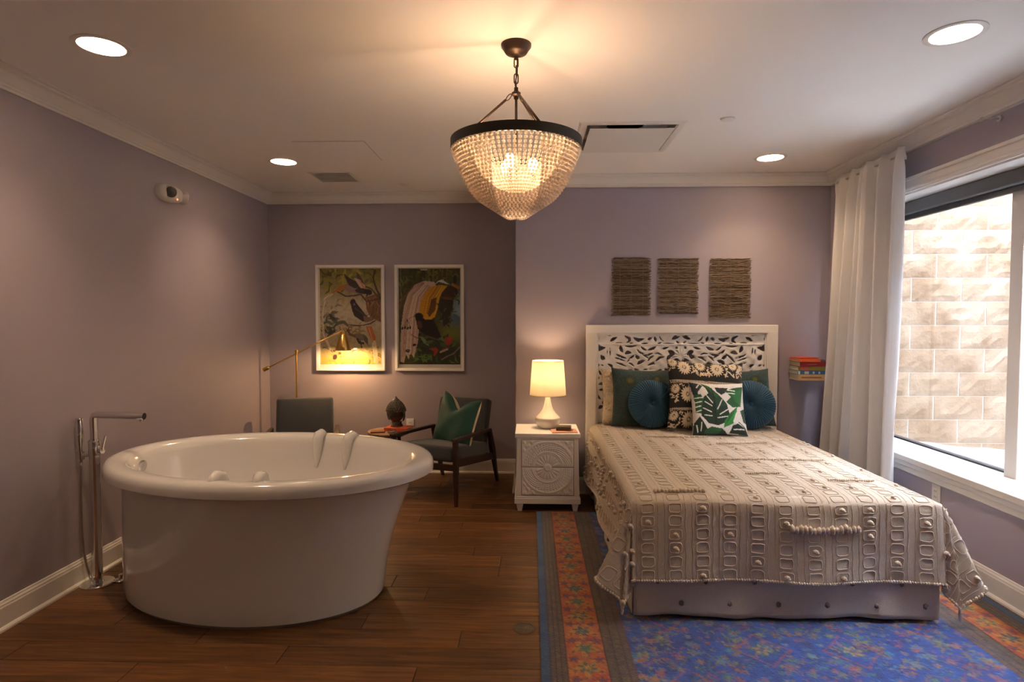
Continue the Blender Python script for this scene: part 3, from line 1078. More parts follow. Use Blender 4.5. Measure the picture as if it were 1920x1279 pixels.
def book(name, label, loc, rz, w_, d_, t_, cover, group=None, band=None):
    """lying book: spine towards -y"""
    b = thing(name, label, 'book', loc, rz, group)
    cm = mat('cover_%d_%d_%d' % tuple(int(c * 999) for c in cover), cover, .55, bump=(200, .05))
    mb = MB().box(-w_ / 2, w_ / 2, -d_ / 2, d_ / 2, 0, .003).box(-w_ / 2, w_ / 2, -d_ / 2, d_ / 2, t_ - .003, t_)
    mb.box(-w_ / 2, w_ / 2, -d_ / 2 - .002, -d_ / 2 + .003, 0, t_)
    mb.build('cover', cm, b, bevel=.0012)
    MB().box(-w_ / 2 + .004, w_ / 2 - .004, -d_ / 2 + .003, d_ / 2 - .004, .003, t_ - .003).build('page_block', M_paper, b)
    if band:
        for (u0, u1, v0, v1, c) in band:
            MB().box(-w_ / 2 + u0 * w_, -w_ / 2 + u1 * w_, -d_ / 2 - .0028, -d_ / 2 - .0015, t_ * v0, t_ * v1).build('spine_print', mat('spine_%d_%d_%d' % tuple(int(c2 * 999) for c2 in c), c, .6), b)
    return b
book('book', 'orange book lying under the dark statue head', (-1.165, 5.235, .5125), R(-8), .22, .16, .030, srgb(190, 78, 38))
book('notebook', 'thin brown notebook on the side table edge', (-1.330, 5.13, .5125), R(12), .12, .10, .012, srgb(120, 70, 42))
gl = thing('glass_dish', 'small clear glass dish on the side table in front of the orange book', 'glass dish', (-1.19, 5.06, .5125))
MB().lathe([(0, 0), (.030, 0), (.042, .018), (.044, .026), (.040, .026), (.028, .006), (0, .006)], 24).build('bowl', thin_glass('dish_glass', (.85, .85, .85), .35), gl, smooth=True)
MB().lathe([(.044, .024), (.046, .027), (.043, .029)], 24, cap=False).build('rim', M_chrome, gl, smooth=True)

# statue head
bu = thing('statue_head', 'dark carved statue head with curled hair standing on the orange book', 'statue', (-1.195, 5.245, .5435), R(-22))
M_stone = mat('dark_stone', (.045, .034, .026), .42, bump=(60, .35), var=(14, .5))
Hn, Wn = 64, 72
P = np.zeros((Hn, Wn, 3))
for i in range(Hn):
    t = i / (Hn - 1)
    z = .235 * t
    if t < .18:
        rx, ry, cy = .048 - .02 * (t / .18) * (1 - t / .18) * 2, .050, .012
    else:
        q = (t - .18) / .82
        prof_ = math.sin(PI * min(1, q * .93 + .07)) ** .55
        rx, ry, cy = .082 * prof_, .088 * prof_, 0
        if q < .25:
            rx *= .78 + .22 * (q / .25)
            ry *= .88 + .12 * (q / .25)
    for j in range(Wn):
        a = 2 * PI * j / Wn
        x, y = rx * math.sin(a), -ry * math.cos(a) + cy
        k = -math.cos(a)     # -1 in front
        fr_ = math.exp(-(min(a, 2 * PI - a) / .16) ** 2)
        zz = z
        if .18 < t < .62:
            nz_ = math.exp(-((t - .36) / .045) ** 2)
            y -= fr_ * (.016 * nz_ + .010 * math.exp(-((t - .43) / .05) ** 2))               # nose
            y += .010 * math.exp(-((min(a, 2 * PI - a) - .42) / .16) ** 2) * math.exp(-((t - .44) / .035) ** 2)  # eye sockets
            y -= .008 * math.exp(-(min(a, 2 * PI - a) / .26) ** 2) * math.exp(-((t - .27) / .018) ** 2)  # lips
            y -= .010 * math.exp(-(min(a, 2 * PI - a) / .3) ** 2) * math.exp(-((t - .20) / .02) ** 2)   # chin
        P[i, j] = (x, y, zz)
grid_mesh('head', P, M_stone, bu, wrap=True)
cb = MB()
M_curl = mat('stone_curls', (.075, .058, .040), .5, bump=(80, .3))
for i in range(9):
    zc = .142 + .078 * math.sin(i / 8 * PI / 2)
    q = ((zc / .235) - .18) / .82
    pr_ = math.sin(PI * min(1, q * .93 + .07)) ** .55
    nn = max(6, int(26 * pr_))
    for j in range(nn):
        a = 2 * PI * (j + .5 * (i % 2)) / nn
        if i < 1 and -math.cos(a) < -.75:
            continue
        cb.ico((.084 * pr_ * math.sin(a), -.090 * pr_ * math.cos(a), zc), .0078, 1)
cb.build('hair_curls', M_curl, bu, smooth=True)
mb = MB().lathe([(.036, .205), (.038, .222), (.030, .240), (.014, .250), (.012, .256), (.006, .266), (0, .270)], 24)
mb.build('topknot', M_curl, bu, smooth=True)
for s in (-1, 1):
    mb = MB().tube([(s * .078, -.005, .130), (s * .086, .000, .118), (s * .086, .002, .095), (s * .080, .002, .070), (s * .073, .0, .052)], [.006, .011, .010, .009, .006], 10)
    mb.build('ear', M_stone, bu, smooth=True)
MB().lathe([(.056, 0), (.052, .006), (.048, .02)], 28, c=(0, .012, 0)).build('neck_base', M_stone, bu, smooth=True)

# outlets
def outlet(label, loc, rz):
    o_ = thing('wall_outlet', label, 'outlet', loc, rz, 'wall outlets')
    MB().box(-.038, .038, -.006, 0, -.058, .058).build('cover_plate', M_plastic, o_, bevel=.003)
    f_ = MB().box(-.018, .018, -.0085, -.006, -.036, .036).build('receptacle', M_plastic, o_, bevel=.001)
    mb = MB()
    for zz in (-.018, .018):
        mb.box(-.009, -.006, -.0092, -.0080, zz - .005, zz + .006)
        mb.box(.005, .008, -.0092, -.0080, zz - .005, zz + .006)
    mb.build('slots', M_dark, f_)
outlet('white wall outlet on the alcove wall beside the statue head', (-1.172, YA, .47), 0)
outlet('white wall outlet on the window wall below the sill', (XR, 3.72, .42), R(-90))

# ------------------------------------------------------------------ brass floor lamp
lp = thing('floor_lamp', 'slim brass floor lamp with a long slanted arm behind the armchair', 'floor lamp', (-2.20, 5.535, 0))
MB().lathe([(.115, 0), (.115, .014), (.108, .02), (.012, .022)], 36).build('base', M_brass, lp, smooth=True, angle=40)
MB().lathe([(.008, .02), (.008, 1.185)], 16).build('pole', M_brass, lp, smooth=True, angle=40)
MB().lathe([(.012, 1.165), (.014, 1.17), (.014, 1.205), (.008, 1.21)], 16).build('swivel', M_brass, lp, smooth=True, angle=40)
MB().tube([(-.285, 0, 1.03), (.43, 0, 1.385)], .0065, 12).build('arm', M_brass, lp, smooth=True)
d_ = Vector((.715, 0, .355)).normalized()
c_ = Vector((-.285, 0, 1.03))
MB().tube([c_ - d_ * .035, c_ - d_ * .03, c_ + d_ * .02, c_ + d_ * .03], [.012, .019, .019, .010], 16).build('counterweight', M_brass, lp, smooth=True, angle=50)
sx_, sz_ = .445, 1.365
MB().tube([(.43, 0, 1.385), (.44, 0, 1.392), (.447, 0, 1.375)], .006, 10).lathe([(.013, 1.35), (.015, 1.355), (.015, 1.375), (0, 1.38)], 16, c=(sx_, 0, 0)).build('shade_joint', M_brass, lp, smooth=True, angle=40)
shd = MB().lathe([(.022, 1.352), (.030, 1.345), (.074, 1.205), (.0735, 1.203), (.028, 1.343), (.020, 1.350)], 36, c=(sx_, 0, 0), cap=False).build('lamp_shade', M_brass, lp, smooth=True, angle=50)
MB().lathe([(.010, 1.33), (.012, 1.30), (.024, 1.265), (.026, 1.245), (.016, 1.225), (0, 1.220)], 18, c=(sx_, 0, 0)).build('bulb', emis('floor_bulb', (1, .72, .40), 40), lp, smooth=True)
point_light('bulb_light', (sx_, 0, 1.212), FLOOR_LAMP_W, (1.0, .60, .28), .02, lp)

# ------------------------------------------------------------------ bird pictures
def leafset(cv, x0, x1, y0, y1, n, cols, ln, wd):
    for _ in range(n):
        x, y = random.uniform(x0, x1), random.uniform(y0, y1)
        a = random.uniform(0, 2 * PI)
        l_ = ln * random.uniform(.5, 1.3)
        cv.stroke([(x, y), (x + l_ * .5 * math.cos(a), y + l_ * .5 * math.sin(a)), (x + l_ * math.cos(a + .4), y + l_ * math.sin(a + .4))], wd * random.uniform(.6, 1.2), random.choice(cols), .85, True)
# left print (coordinates in print units)
cv = Canvas(112, 750, 130, 1125, 128, 200, (172, 158, 122))
t_ = (cv.Y - 130) / 995
cv.put(np.clip(1 - t_ / .34, 0, 1) ** .6, (128, 118, 34))
cv.put(np.exp(-((t_ - .48) / .16) ** 2), (196, 182, 160), .8)
cv.put(np.clip((t_ - .82) / .16, 0, 1), (214, 186, 84), .9)
cv.put(np.clip((smooth_noise(200, 128, 10) - .5) * 3, 0, 1), (120, 104, 66), .55)
leafset(cv, 115, 740, 130, 330, 70, [(92, 92, 22), (150, 140, 40), (176, 164, 60), (70, 66, 18)], 90, 26)
leafset(cv, 115, 320, 620, 800, 22, [(56, 66, 52), (82, 92, 74), (40, 48, 44)], 110, 30)
leafset(cv, 115, 330, 460, 640, 10, [(140, 128, 118), (108, 104, 102)], 80, 26)
leafset(cv, 115, 750, 930, 1110, 40, [(150, 130, 50), (190, 170, 80), (110, 96, 40)], 70, 14)
leafset(cv, 300, 560, 740, 820, 26, [(150, 128, 70), (120, 96, 52)], 60, 14)
cv.poly([(585, 425), (750, 380), (750, 690), (690, 660), (640, 640), (600, 560)], (122, 84, 56))
for k in range(26):
    x = random.uniform(590, 745); y = random.uniform(420, 640)
    cv.stroke([(x, y), (x + random.uniform(-40, 40), y + random.uniform(20, 60))], 7, random.choice([(84, 52, 36), (170, 128, 88), (60, 40, 30)]), .9)
cv.stroke([(300, 370), (380, 415), (470, 410), (540, 395), (600, 470), (745, 440)], 16, (84, 60, 44))
cv.stroke([(690, 150), (670, 230), (700, 330), (745, 430)], 18, (72, 56, 30))
cv.stroke([(560, 300), (650, 340), (720, 420)], 16, (96, 70, 46))
cv.stroke([(235, 390), (165, 440), (138, 560), (132, 680), (150, 820), (215, 965)], 24, (214, 200, 178))
cv.stroke([(225, 395), (150, 470), (126, 600), (134, 740), (175, 870)], 8, (170, 150, 124))
cv.poly([(205, 398), (290, 340), (350, 295), (410, 300), (400, 340), (300, 365)], (182, 104, 40))
cv.poly([(340, 320), (440, 300), (560, 335), (590, 380), (520, 395), (400, 365)], (142, 118, 112))
cv.poly([(362, 180), (430, 230), (500, 265), (545, 340), (470, 330), (415, 300)], (62, 48, 46))
cv.poly([(500, 160), (540, 210), (580, 290), (560, 320), (500, 270)], (80, 64, 60))
cv.poly([(470, 225), (520, 240), (585, 300), (585, 340), (530, 320)], (196, 168, 164))
cv.stroke([(530, 250), (560, 300), (575, 330)], 16, (196, 128, 60))
cv.ell(560, 362, 80, 28, 5, (48, 38, 40)); cv.ell(618, 372, 42, 30, 20, (26, 22, 26))
cv.stroke([(630, 380), (600, 412)], 14, (40, 30, 34))
cv.ell(458, 480, 30, 36, 0, (34, 26, 28)); cv.poly([(432, 490), (490, 480), (560, 570), (600, 620), (640, 665), (560, 680), (470, 620), (448, 560)], (44, 33, 33))
cv.stroke([(480, 540), (560, 600), (620, 650)], 14, (84, 66, 62)); cv.ell(470, 500, 9, 12, 0, (120, 110, 116))
cv.poly([(560, 620), (660, 640), (690, 680), (580, 690)], (124, 96, 76))
cv.stroke([(410, 708), (480, 722), (560, 716), (640, 700), (692, 664)], 15, (90, 66, 46)); cv.stroke([(410, 704), (560, 710), (690, 660)], 5, (206, 190, 166))
cv.ell(530, 838, 78, 34, 14, (116, 104, 96)); cv.stroke([(470, 830), (425, 815), (400, 770)], 24, (104, 78, 66)); cv.ell(405, 768, 16, 14, 0, (110, 60, 40))
cv.poly([(560, 810), (610, 860), (615, 930), (570, 880)], (92, 78, 70)); cv.stroke([(530, 870), (545, 950)], 12, (46, 40, 36)); cv.stroke([(500, 860), (520, 900), (560, 905)], 22, (40, 40, 36))
cv.poly([(590, 730), (650, 728), (690, 830), (692, 905), (650, 880), (612, 800)], (182, 106, 62))
cv.stroke([(620, 740), (660, 880)], 10, (210, 150, 110)); cv.stroke([(680, 890), (695, 1000), (700, 1110)], 30, (214, 196, 150)); cv.stroke([(660, 900), (680, 1110)], 10, (230, 216, 180))
cv.ell(262, 1050, 22, 30, 20, (70, 40, 46)); cv.ell(315, 1010, 18, 14, 0, (96, 60, 40)); cv.ell(255, 985, 16, 14, 0, (110, 84, 70))
cvL = cv.jitter(.12)
# right print
cv = Canvas(930, 1580, 130, 1135, 130, 200, (74, 72, 28))
t_ = (cv.Y - 130) / 1005
cv.put(np.clip((smooth_noise(200, 130, 8) - .45) * 3, 0, 1), (40, 42, 18), .8)
for k in range(16):
    x = random.uniform(930, 1500)
    cv.stroke([(x, 130), (x + random.uniform(-20, 20), 420)], random.uniform(8, 22), random.choice([(100, 98, 40), (58, 58, 22), (120, 114, 50)]), .8)
leafset(cv, 935, 1040, 180, 420, 16, [(124, 128, 52), (90, 96, 34)], 70, 18)
leafset(cv, 1100, 1570, 135, 250, 30, [(96, 94, 32), (64, 62, 20), (120, 112, 44)], 70, 18)
cv.put(np.exp(-((cv.X - 1570) / 90) ** 2) * np.exp(-((cv.Y - 560) / 170) ** 2), (136, 164, 186))
cv.poly([(1470, 640), (1520, 600), (1580, 640), (1580, 730), (1500, 720)], (70, 104, 134))
cv.put(np.clip((cv.X - 1330) / 100, 0, 1) * np.exp(-((cv.Y - 830) / 130) ** 2), (118, 124, 36), .9)
cv.put(np.clip((cv.Y - 830) / 150, 0, 1) * np.clip((cv.X - 1060) / 80, 0, 1), (30, 38, 20), .85)
leafset(cv, 1080, 1575, 850, 1130, 50, [(60, 96, 36), (34, 56, 26), (92, 122, 50), (22, 30, 18)], 80, 24)
cv.poly([(940, 1105), (945, 900), (955, 720), (985, 520), (1030, 390), (1100, 300), (1200, 258), (1310, 270), (1330, 320), (1250, 350), (1190, 440), (1160, 600), (1140, 760), (1130, 900), (1085, 1070), (1050, 1000), (1030, 1085), (1005, 1020), (980, 1120)], (204, 178, 158))
for k in range(26):
    u = random.random()
    x0_ = 955 + 180 * u
    cv.stroke([(1180 + 90 * u, 275 + 40 * u), (1040 + 150 * u, 400 + 40 * u), (970 + 190 * u, 640), (x0_, 900), (x0_ - 8, 1060 - 60 * u)], random.uniform(4, 9), random.choice([(176, 132, 116), (228, 208, 190), (160, 118, 100)]), .7)
cv.put(np.exp(-((np.hypot(cv.X - 1300, cv.Y - 640) - 375) / 14) ** 2) * (cv.X < 1200) * (cv.Y < 560), (140, 90, 66), .5)
cv.poly([(1260, 320), (1350, 305), (1450, 308), (1400, 370), (1365, 430), (1340, 560), (1310, 640), (1240, 680), (1185, 650), (1150, 600), (1160, 500), (1200, 400)], (206, 148, 22))
for k in range(18):
    u = random.random()
    cv.stroke([(1300 + 120 * u, 315), (1215 + 140 * u, 430), (1180 + 140 * u, 600)], 7, random.choice([(232, 180, 50), (170, 112, 14), (146, 92, 20)]), .7)
cv.poly([(1280, 450), (1330, 430), (1320, 560), (1250, 640), (1235, 600)], (110, 70, 24))
cv.poly([(1380, 390), (1440, 320), (1530, 300), (1560, 380), (1510, 460), (1420, 480), (1370, 460)], (58, 34, 24))
cv.poly([(1360, 460), (1510, 440), (1500, 560), (1460, 700), (1400, 740), (1390, 600), (1345, 560)], (34, 28, 22))
cv.ell(1440, 440, 60, 14, 8, (110, 60, 30))
leafset(cv, 1350, 1500, 500, 720, 26, [(58, 70, 34), (84, 92, 44), (24, 24, 18), (96, 116, 110)], 46, 16)
leafset(cv, 1500, 1575, 300, 480, 14, [(86, 94, 40), (60, 66, 28)], 50, 14)
cv.ell(1525, 245, 20, 46, 0, (22, 26, 22)); cv.stroke([(1500, 300), (1560, 330)], 30, (170, 110, 30))
for k in range(7):
    cv.stroke([(1475, 296), (1410 - 10 * k, 262 - 3 * k + 6 * abs(k - 3)), (1400 - 14 * k, 228 + 11 * k)], 9, (222, 212, 196), 1, True)
cv.ell(1145, 628, 46, 34, 10, (20, 18, 18)); cv.poly([(1105, 640), (1170, 640), (1260, 690), (1330, 730), (1380, 850), (1330, 860), (1200, 820), (1130, 760)], (26, 19, 17))
cv.poly([(1220, 660), (1300, 670), (1330, 740), (1240, 740)], (30, 20, 22)); cv.ell(1150, 715, 26, 44, -20, (94, 56, 18)); cv.ell(1176, 622, 16, 10, 0, (60, 50, 36))
for k in range(4):
    cv.stroke([(1100, 625), (1020, 660), (965 + 28 * k, 752 - 10 * (k % 2))], 4, (70, 54, 46)); cv.ell(966 + 28 * k, 756 - 8 * (k % 2), 10, 16, 20, (20, 18, 22))
cv.ell(1092, 930, 20, 13, -10, (18, 22, 24)); cv.ell(1022, 992, 24, 18, 0, (18, 22, 24)); cv.ell(1024, 990, 10, 8, 0, (90, 110, 100))
cv.stroke([(1060, 820), (1120, 860), (1140, 850), (1260, 850), (1350, 880)], 9, (110, 80, 60))
cv.stroke([(1380, 1085), (1440, 1050), (1510, 1020), (1575, 950)], 12, (130, 112, 88))
cv.poly([(1150, 840), (1190, 850), (1240, 910), (1250, 945), (1190, 910)], (110, 140, 84)); cv.ell(1250, 900, 44, 16, -20, (70, 104, 50))
cv.ell(1455, 885, 38, 48, 30, (168, 56, 30)); cv.ell(1470, 862, 24, 20, 0, (190, 66, 36)); cv.ell(1430, 960, 40, 30, -30, (88, 60, 44))
cv.poly([(1245, 970), (1320, 955), (1350, 985), (1310, 1050), (1295, 1040), (1300, 995)], (160, 48, 26)); cv.stroke([(1370, 1005), (1440, 975)], 20, (190, 150, 124))
for (x, y) in ((1110, 1070), (1200, 1090), (1250, 1060), (1180, 1050)):
    for a in range(0, 360, 72):
        cv.stroke([(x, y), (x + 44 * math.cos(R(a + x)), y + 30 * math.sin(R(a + x)))], 16, random.choice([(98, 128, 48), (74, 104, 40)]), .9, True)
cv.stroke([(1165, 142), (1232, 142)], 9, (226, 220, 208))
cvR = cv.jitter(.10)
def picture(label, cx, cvx, y0p=1.0):
    W_, H_ = .668, 1.022
    t = thing('framed_picture', label, 'picture', (cx, YA, .995))
    f = .026
    mb = MB().box(-W_ / 2, W_ / 2, -.034, 0, 0, f).box(-W_ / 2, W_ / 2, -.034, 0, H_ - f, H_).box(-W_ / 2, -W_ / 2 + f, -.034, 0, f, H_ - f).box(W_ / 2 - f, W_ / 2, -.034, 0, f, H_ - f)
    mb.build('frame', M_white, t, bevel=.002)
    MB().box(-W_ / 2 + f, W_ / 2 - f, -.012, -.002, f, H_ - f).build('mat_board', mat('mat_board', (.74, .70, .64), .8), t)
    h, w_ = cvx.h, cvx.w
    U, V = np.meshgrid(np.linspace(-1, 1, w_), np.linspace(1, 0, h))
    pz0, pz1 = .062, H_ - .036
    P = np.stack([U * (W_ / 2 - .037), np.full_like(U, -.0135), pz0 + V * (pz1 - pz0)], -1)
    grid_mesh('print', P, M_printpaper, t, cvx.c, smooth=False)
    MB().box(-W_ / 2 + f, W_ / 2 - f, -.023, -.021, f, H_ - f).build('glass', M_picglass, t)
    return t
picture('white framed print of several dark birds, lit by the brass lamp', -1.743, cvL)
picture('white framed print of a bird with a long white and yellow plume', -.975, cvR)

# ------------------------------------------------------------------ woven wall hangings
M_jute = [mat('jute_%d' % k, c, .95, bump=(300, .4)) for k, c in enumerate(((.125, .083, .055), (.20, .145, .10), (.26, .20, .15), (.075, .048, .033)))]
for lb, x0, x1, z0, z1 in (('brown woven wall hanging nearest the bedside lamp', .686, 1.008, 1.527, 2.013), ('middle brown woven wall hanging above the headboard', 1.076, 1.405, 1.543, 2.008), ('brown woven wall hanging nearest the window curtain', 1.508, 1.842, 1.503, 2.006)):
    xc = (x0 + x1) / 2
    t = thing('woven_wall_hanging', lb, 'wall hanging', (xc, YB, z0), 0, 'three woven wall hangings')
    W_, H_ = x1 - x0, z1 - z0
    MB().box(-W_ / 2 + .02, W_ / 2 - .02, -.006, 0, .015, H_ - .012).build('backing', M_jute[0], t)
    mb = MB()
    n_ = 150
    for k in range(n_):
        z = (k + random.uniform(-.3, .3)) / n_ * H_
        zarch = .010 * math.sin(PI * k / n_)
        L0, L1 = -W_ / 2 + random.uniform(-.010, .014), W_ / 2 + random.uniform(-.014, .010)
        pts = [(L0 + (L1 - L0) * i / 9, -.008 - random.uniform(0, .010), z + random.uniform(-.0035, .0035)) for i in range(10)]
        mb.cur = random.choice((0, 1, 1, 2, 1, 0, 3))
        mb.tube(pts, random.uniform(.0016, .0032), 4)
    o = mb.build('grass_strands', M_jute, t, recalc=False)
    o['kind'] = 'stuff'
    for xx in (-.3, 0, .3):
        MB().tube([(xx * W_, -.019, .01), (xx * W_ + .004, -.020, H_ * .5), (xx * W_, -.019, H_ - .01)], .0012, 5).build('binding_thread', M_jute[2], t)

# ------------------------------------------------------------------ bed: headboard with pierced carving
BX = 1.2625
bed = thing('bed', 'bed with a white carved openwork headboard standing on the rug', 'bed', (BX, 4.0, 0))
HW, HT = .7955, 1.447
def bpart(mb, name, m, **k):
    o_ = mb.build(name, m, None, **k)
    o_.parent = bed
    o_.matrix_parent_inverse = bed.matrix_basis.inverted()
    return o_
bpart(MB().box(BX - HW, BX + HW, 5.03, 5.085, HT - .068, HT), 'headboard_rail', M_white, bevel=.004)
for s in (-1, 1):
    bpart(MB().box(BX + s * HW - (.085 if s > 0 else 0), BX + s * HW + (.085 if s < 0 else 0), 5.03, 5.085, .008, HT - .068), 'headboard_post', M_white, bevel=.004)
bpart(MB().box(BX - HW + .085, BX + HW - .085, 5.04, 5.08, .30, .40), 'headboard_rail', M_white, bevel=.004)
mb = MB()
x0, x1, z0, z1 = BX - HW + .080, BX + HW - .080, .40, HT - .063
for k, (e1, yy) in enumerate(((0.0, 5.037), (.012, 5.044))):
    mb.box(x0 + e1, x1 - e1, yy, yy + .01, z1 - .012 - e1, z1 - e1).box(x0 + e1, x0 + .012 + e1, yy, yy + .01, z0, z1 - e1).box(x1 - .012 - e1, x1 - e1, yy, yy + .01, z0, z1 - e1)
bpart(mb, 'headboard_moulding', M_white, bevel=.002)
# pierced panel: hole shapes drawn on a fine field, contoured by marching squares
PXW, PZT = 2 * (HW - .083), HT - .066
PZB = .62
nx, nz = 330, 176
fx = np.linspace(-PXW / 2, PXW / 2, nx)
fz = np.linspace(PZT, PZB, nz)
FX, FZ = np.meshgrid(fx, fz)
field = np.full(FX.shape, 1.0)     # >0 solid
SC = PXW / 1580.0                  # drawing units -> metres
def hole(pts, wd):
    """leaf-shaped cut through drawing-unit points, mirrored about the centre"""
    for sgn in (1, -1):
        P_ = [((x - 945) * SC * sgn, PZT - (y - 205) * SC) for x, y in pts]
        n_ = len(P_) - 1
        for i in range(n_):
            (xa, za), (xb, zb) = P_[i], P_[i + 1]
            dx, dz = xb - xa, zb - za
            t = np.clip(((FX - xa) * dx + (FZ - za) * dz) / (dx * dx + dz * dz + 1e-12), 0, 1)
            d = np.hypot(FX - xa - t * dx, FZ - za - t * dz)
            ww = wd * SC / 2 * np.sin(np.clip((i + t) / n_ * .86 + .09, .02, .98) * PI) ** .8
            np.minimum(field, (d - ww) / .004, out=field)
H_list = [([(255, 212), (285, 222), (300, 214)], 26), ([(292, 282), (320, 262), (348, 248)], 28), ([(425, 236), (468, 258), (470, 282), (440, 300)], 26),
 ([(508, 252), (552, 276), (600, 262)], 32), ([(640, 268), (672, 254)], 26), ([(700, 244), (712, 286)], 24), ([(745, 240), (762, 268), (788, 288)], 11),
 ([(866, 262), (895, 246), (930, 240)], 36), ([(900, 284), (925, 304)], 17), ([(470, 214), (540, 214)], 9), ([(600, 214), (700, 213)], 9), ([(760, 213), (830, 214)], 10), ([(880, 214), (944, 222)], 18),
 ([(338, 302), (372, 297), (402, 302)], 10), ([(470, 306), (500, 302)], 10), ([(578, 307), (642, 304)], 12), ([(730, 306), (765, 298)], 14), ([(775, 305), (880, 306)], 9),
 ([(176, 250), (176, 275)], 12), ([(172, 318), (190, 352), (240, 344)], 40), ([(178, 372), (196, 350)], 34), ([(284, 348), (289, 416)], 11), ([(262, 360), (262, 410)], 8),
 ([(384, 330), (388, 360), (405, 388)], 34), ([(428, 402), (455, 388), (484, 394)], 34), ([(430, 331), (480, 334), (536, 326)], 18), ([(575, 336), (600, 358), (628, 372)], 18),
 ([(640, 366), (680, 356), (712, 336)], 26), ([(768, 358), (800, 350), (832, 338)], 20), ([(540, 364), (566, 390), (604, 404)], 20), ([(606, 412), (645, 412), (684, 398)], 18),
 ([(348, 408), (390, 430), (438, 444)], 22), ([(336, 440), (380, 452), (424, 470)], 17), ([(205, 420), (220, 442), (238, 450)], 40), ([(448, 480), (482, 440), (530, 404)], 20),
 ([(524, 416), (545, 438), (568, 448)], 32), ([(590, 410), (622, 424), (644, 446)], 18), ([(545, 498), (570, 478), (608, 464)], 34), ([(640, 468), (664, 440), (694, 420)], 18),
 ([(700, 402), (735, 398), (768, 414)], 15), ([(834, 378), (856, 390), (890, 410)], 44), ([(818, 448), (842, 430), (868, 418)], 40), ([(898, 352), (916, 336)], 26), ([(876, 470), (905, 462), (938, 474)], 34),
 ([(715, 470), (748, 440), (790, 432)], 22), ([(640, 510), (690, 490), (712, 500)], 22), ([(460, 488), (490, 500), (512, 520)], 15), ([(345, 486), (395, 500), (440, 520)], 17), ([(270, 500), (300, 514), (310, 540)], 22),
 ([(178, 500), (182, 520)], 16), ([(206, 506), (226, 514)], 15), ([(186, 560), (200, 590), (232, 600)], 22), ([(178, 640), (186, 620)], 16), ([(186, 690), (214, 682), (240, 660)], 28), ([(192, 742), (232, 738)], 22),
 ([(165, 770), (178, 805), (202, 830)], 22), ([(222, 868), (246, 838)], 32), ([(188, 914), (222, 890)], 34), ([(262, 620), (272, 680)], 14), ([(262, 720), (272, 790)], 14), ([(290, 560), (330, 600)], 24), ([(300, 640), (350, 660)], 22), ([(300, 720), (350, 700)], 22), ([(290, 800), (340, 780)], 24), ([(280, 880), (330, 860)], 24)]
for pts, wd in H_list:
    hole(pts, wd)
for k in range(40):     # lower field behind the pillows: rows of leaf cuts
    x = 400 + (k % 8) * 70
    y = 560 + (k // 8) * 75
    a = (1 if (k + k // 8) % 2 else -1)
    hole([(x - 22, y + 14 * a), (x, y), (x + 22, y - 14 * a)], 26)
solid = np.clip(field, 0, 3)
relief = .010 * np.clip(blur(np.clip(field, 0, 4) / 4, 2), 0, 1)
# grooves: concentric petals in the centre and the dividing bar
rc = np.hypot(FX, FZ - (PZT - 215 * SC))
relief += .003 * np.cos(np.arctan2(FX, FZ - (PZT - 215 * SC)) * 12) * np.exp(-(rc / .09) ** 2)
relief += .004 * np.exp(-((FZ - (PZT - 108 * SC)) / .007) ** 2)
relief += .0022 * np.sin(FX * 70) * np.sin(FZ * 80)
fpos = field > 0
mb = MB()
vid = {}
def gv_(i, j):
    k = ('v', i, j)
    if k not in vid:
        vid[k] = len(mb.v)
        mb.v.append((fx[j], -relief[i, j], fz[i]))
    return vid[k]
def ge_(i, j, i2, j2):
    k = ('e', i, j, i2, j2) if (i, j) < (i2, j2) else ('e', i2, j2, i, j)
    if k not in vid:
        a, b = field[i, j], field[i2, j2]
        t = a / (a - b)
        vid[k] = len(mb.v)
        mb.v.append((fx[j] + (fx[j2] - fx[j]) * t, 0.0, fz[i] + (fz[i2] - fz[i]) * t))
    return vid[k]
for i in range(nz - 1):
    for j in range(nx - 1):
        cs = ((i, j), (i + 1, j), (i + 1, j + 1), (i, j + 1))
        ins = [fpos[c] for c in cs]
        if not any(ins):
            continue
        poly = []
        for k in range(4):
            a, b = cs[k], cs[(k + 1) % 4]
            if ins[k]:
                poly.append(gv_(*a))
            if ins[k] != ins[(k + 1) % 4]:
                poly.append(ge_(*a, *b))
        if len(poly) > 2:
            mb.f.append(tuple(poly))
            mb.mi.append(0)
pan = mb.build('carved_panel', M_white, None, recalc=False, smooth=True)
pan.parent = bed
pan.location = (0, 5.058 - 4.0, 0)
sm = pan.modifiers.new('solid', 'SOLIDIFY')
sm.thickness = .014
sm.offset = -1 if pan.data.polygons[0].normal.y < 0 else 1
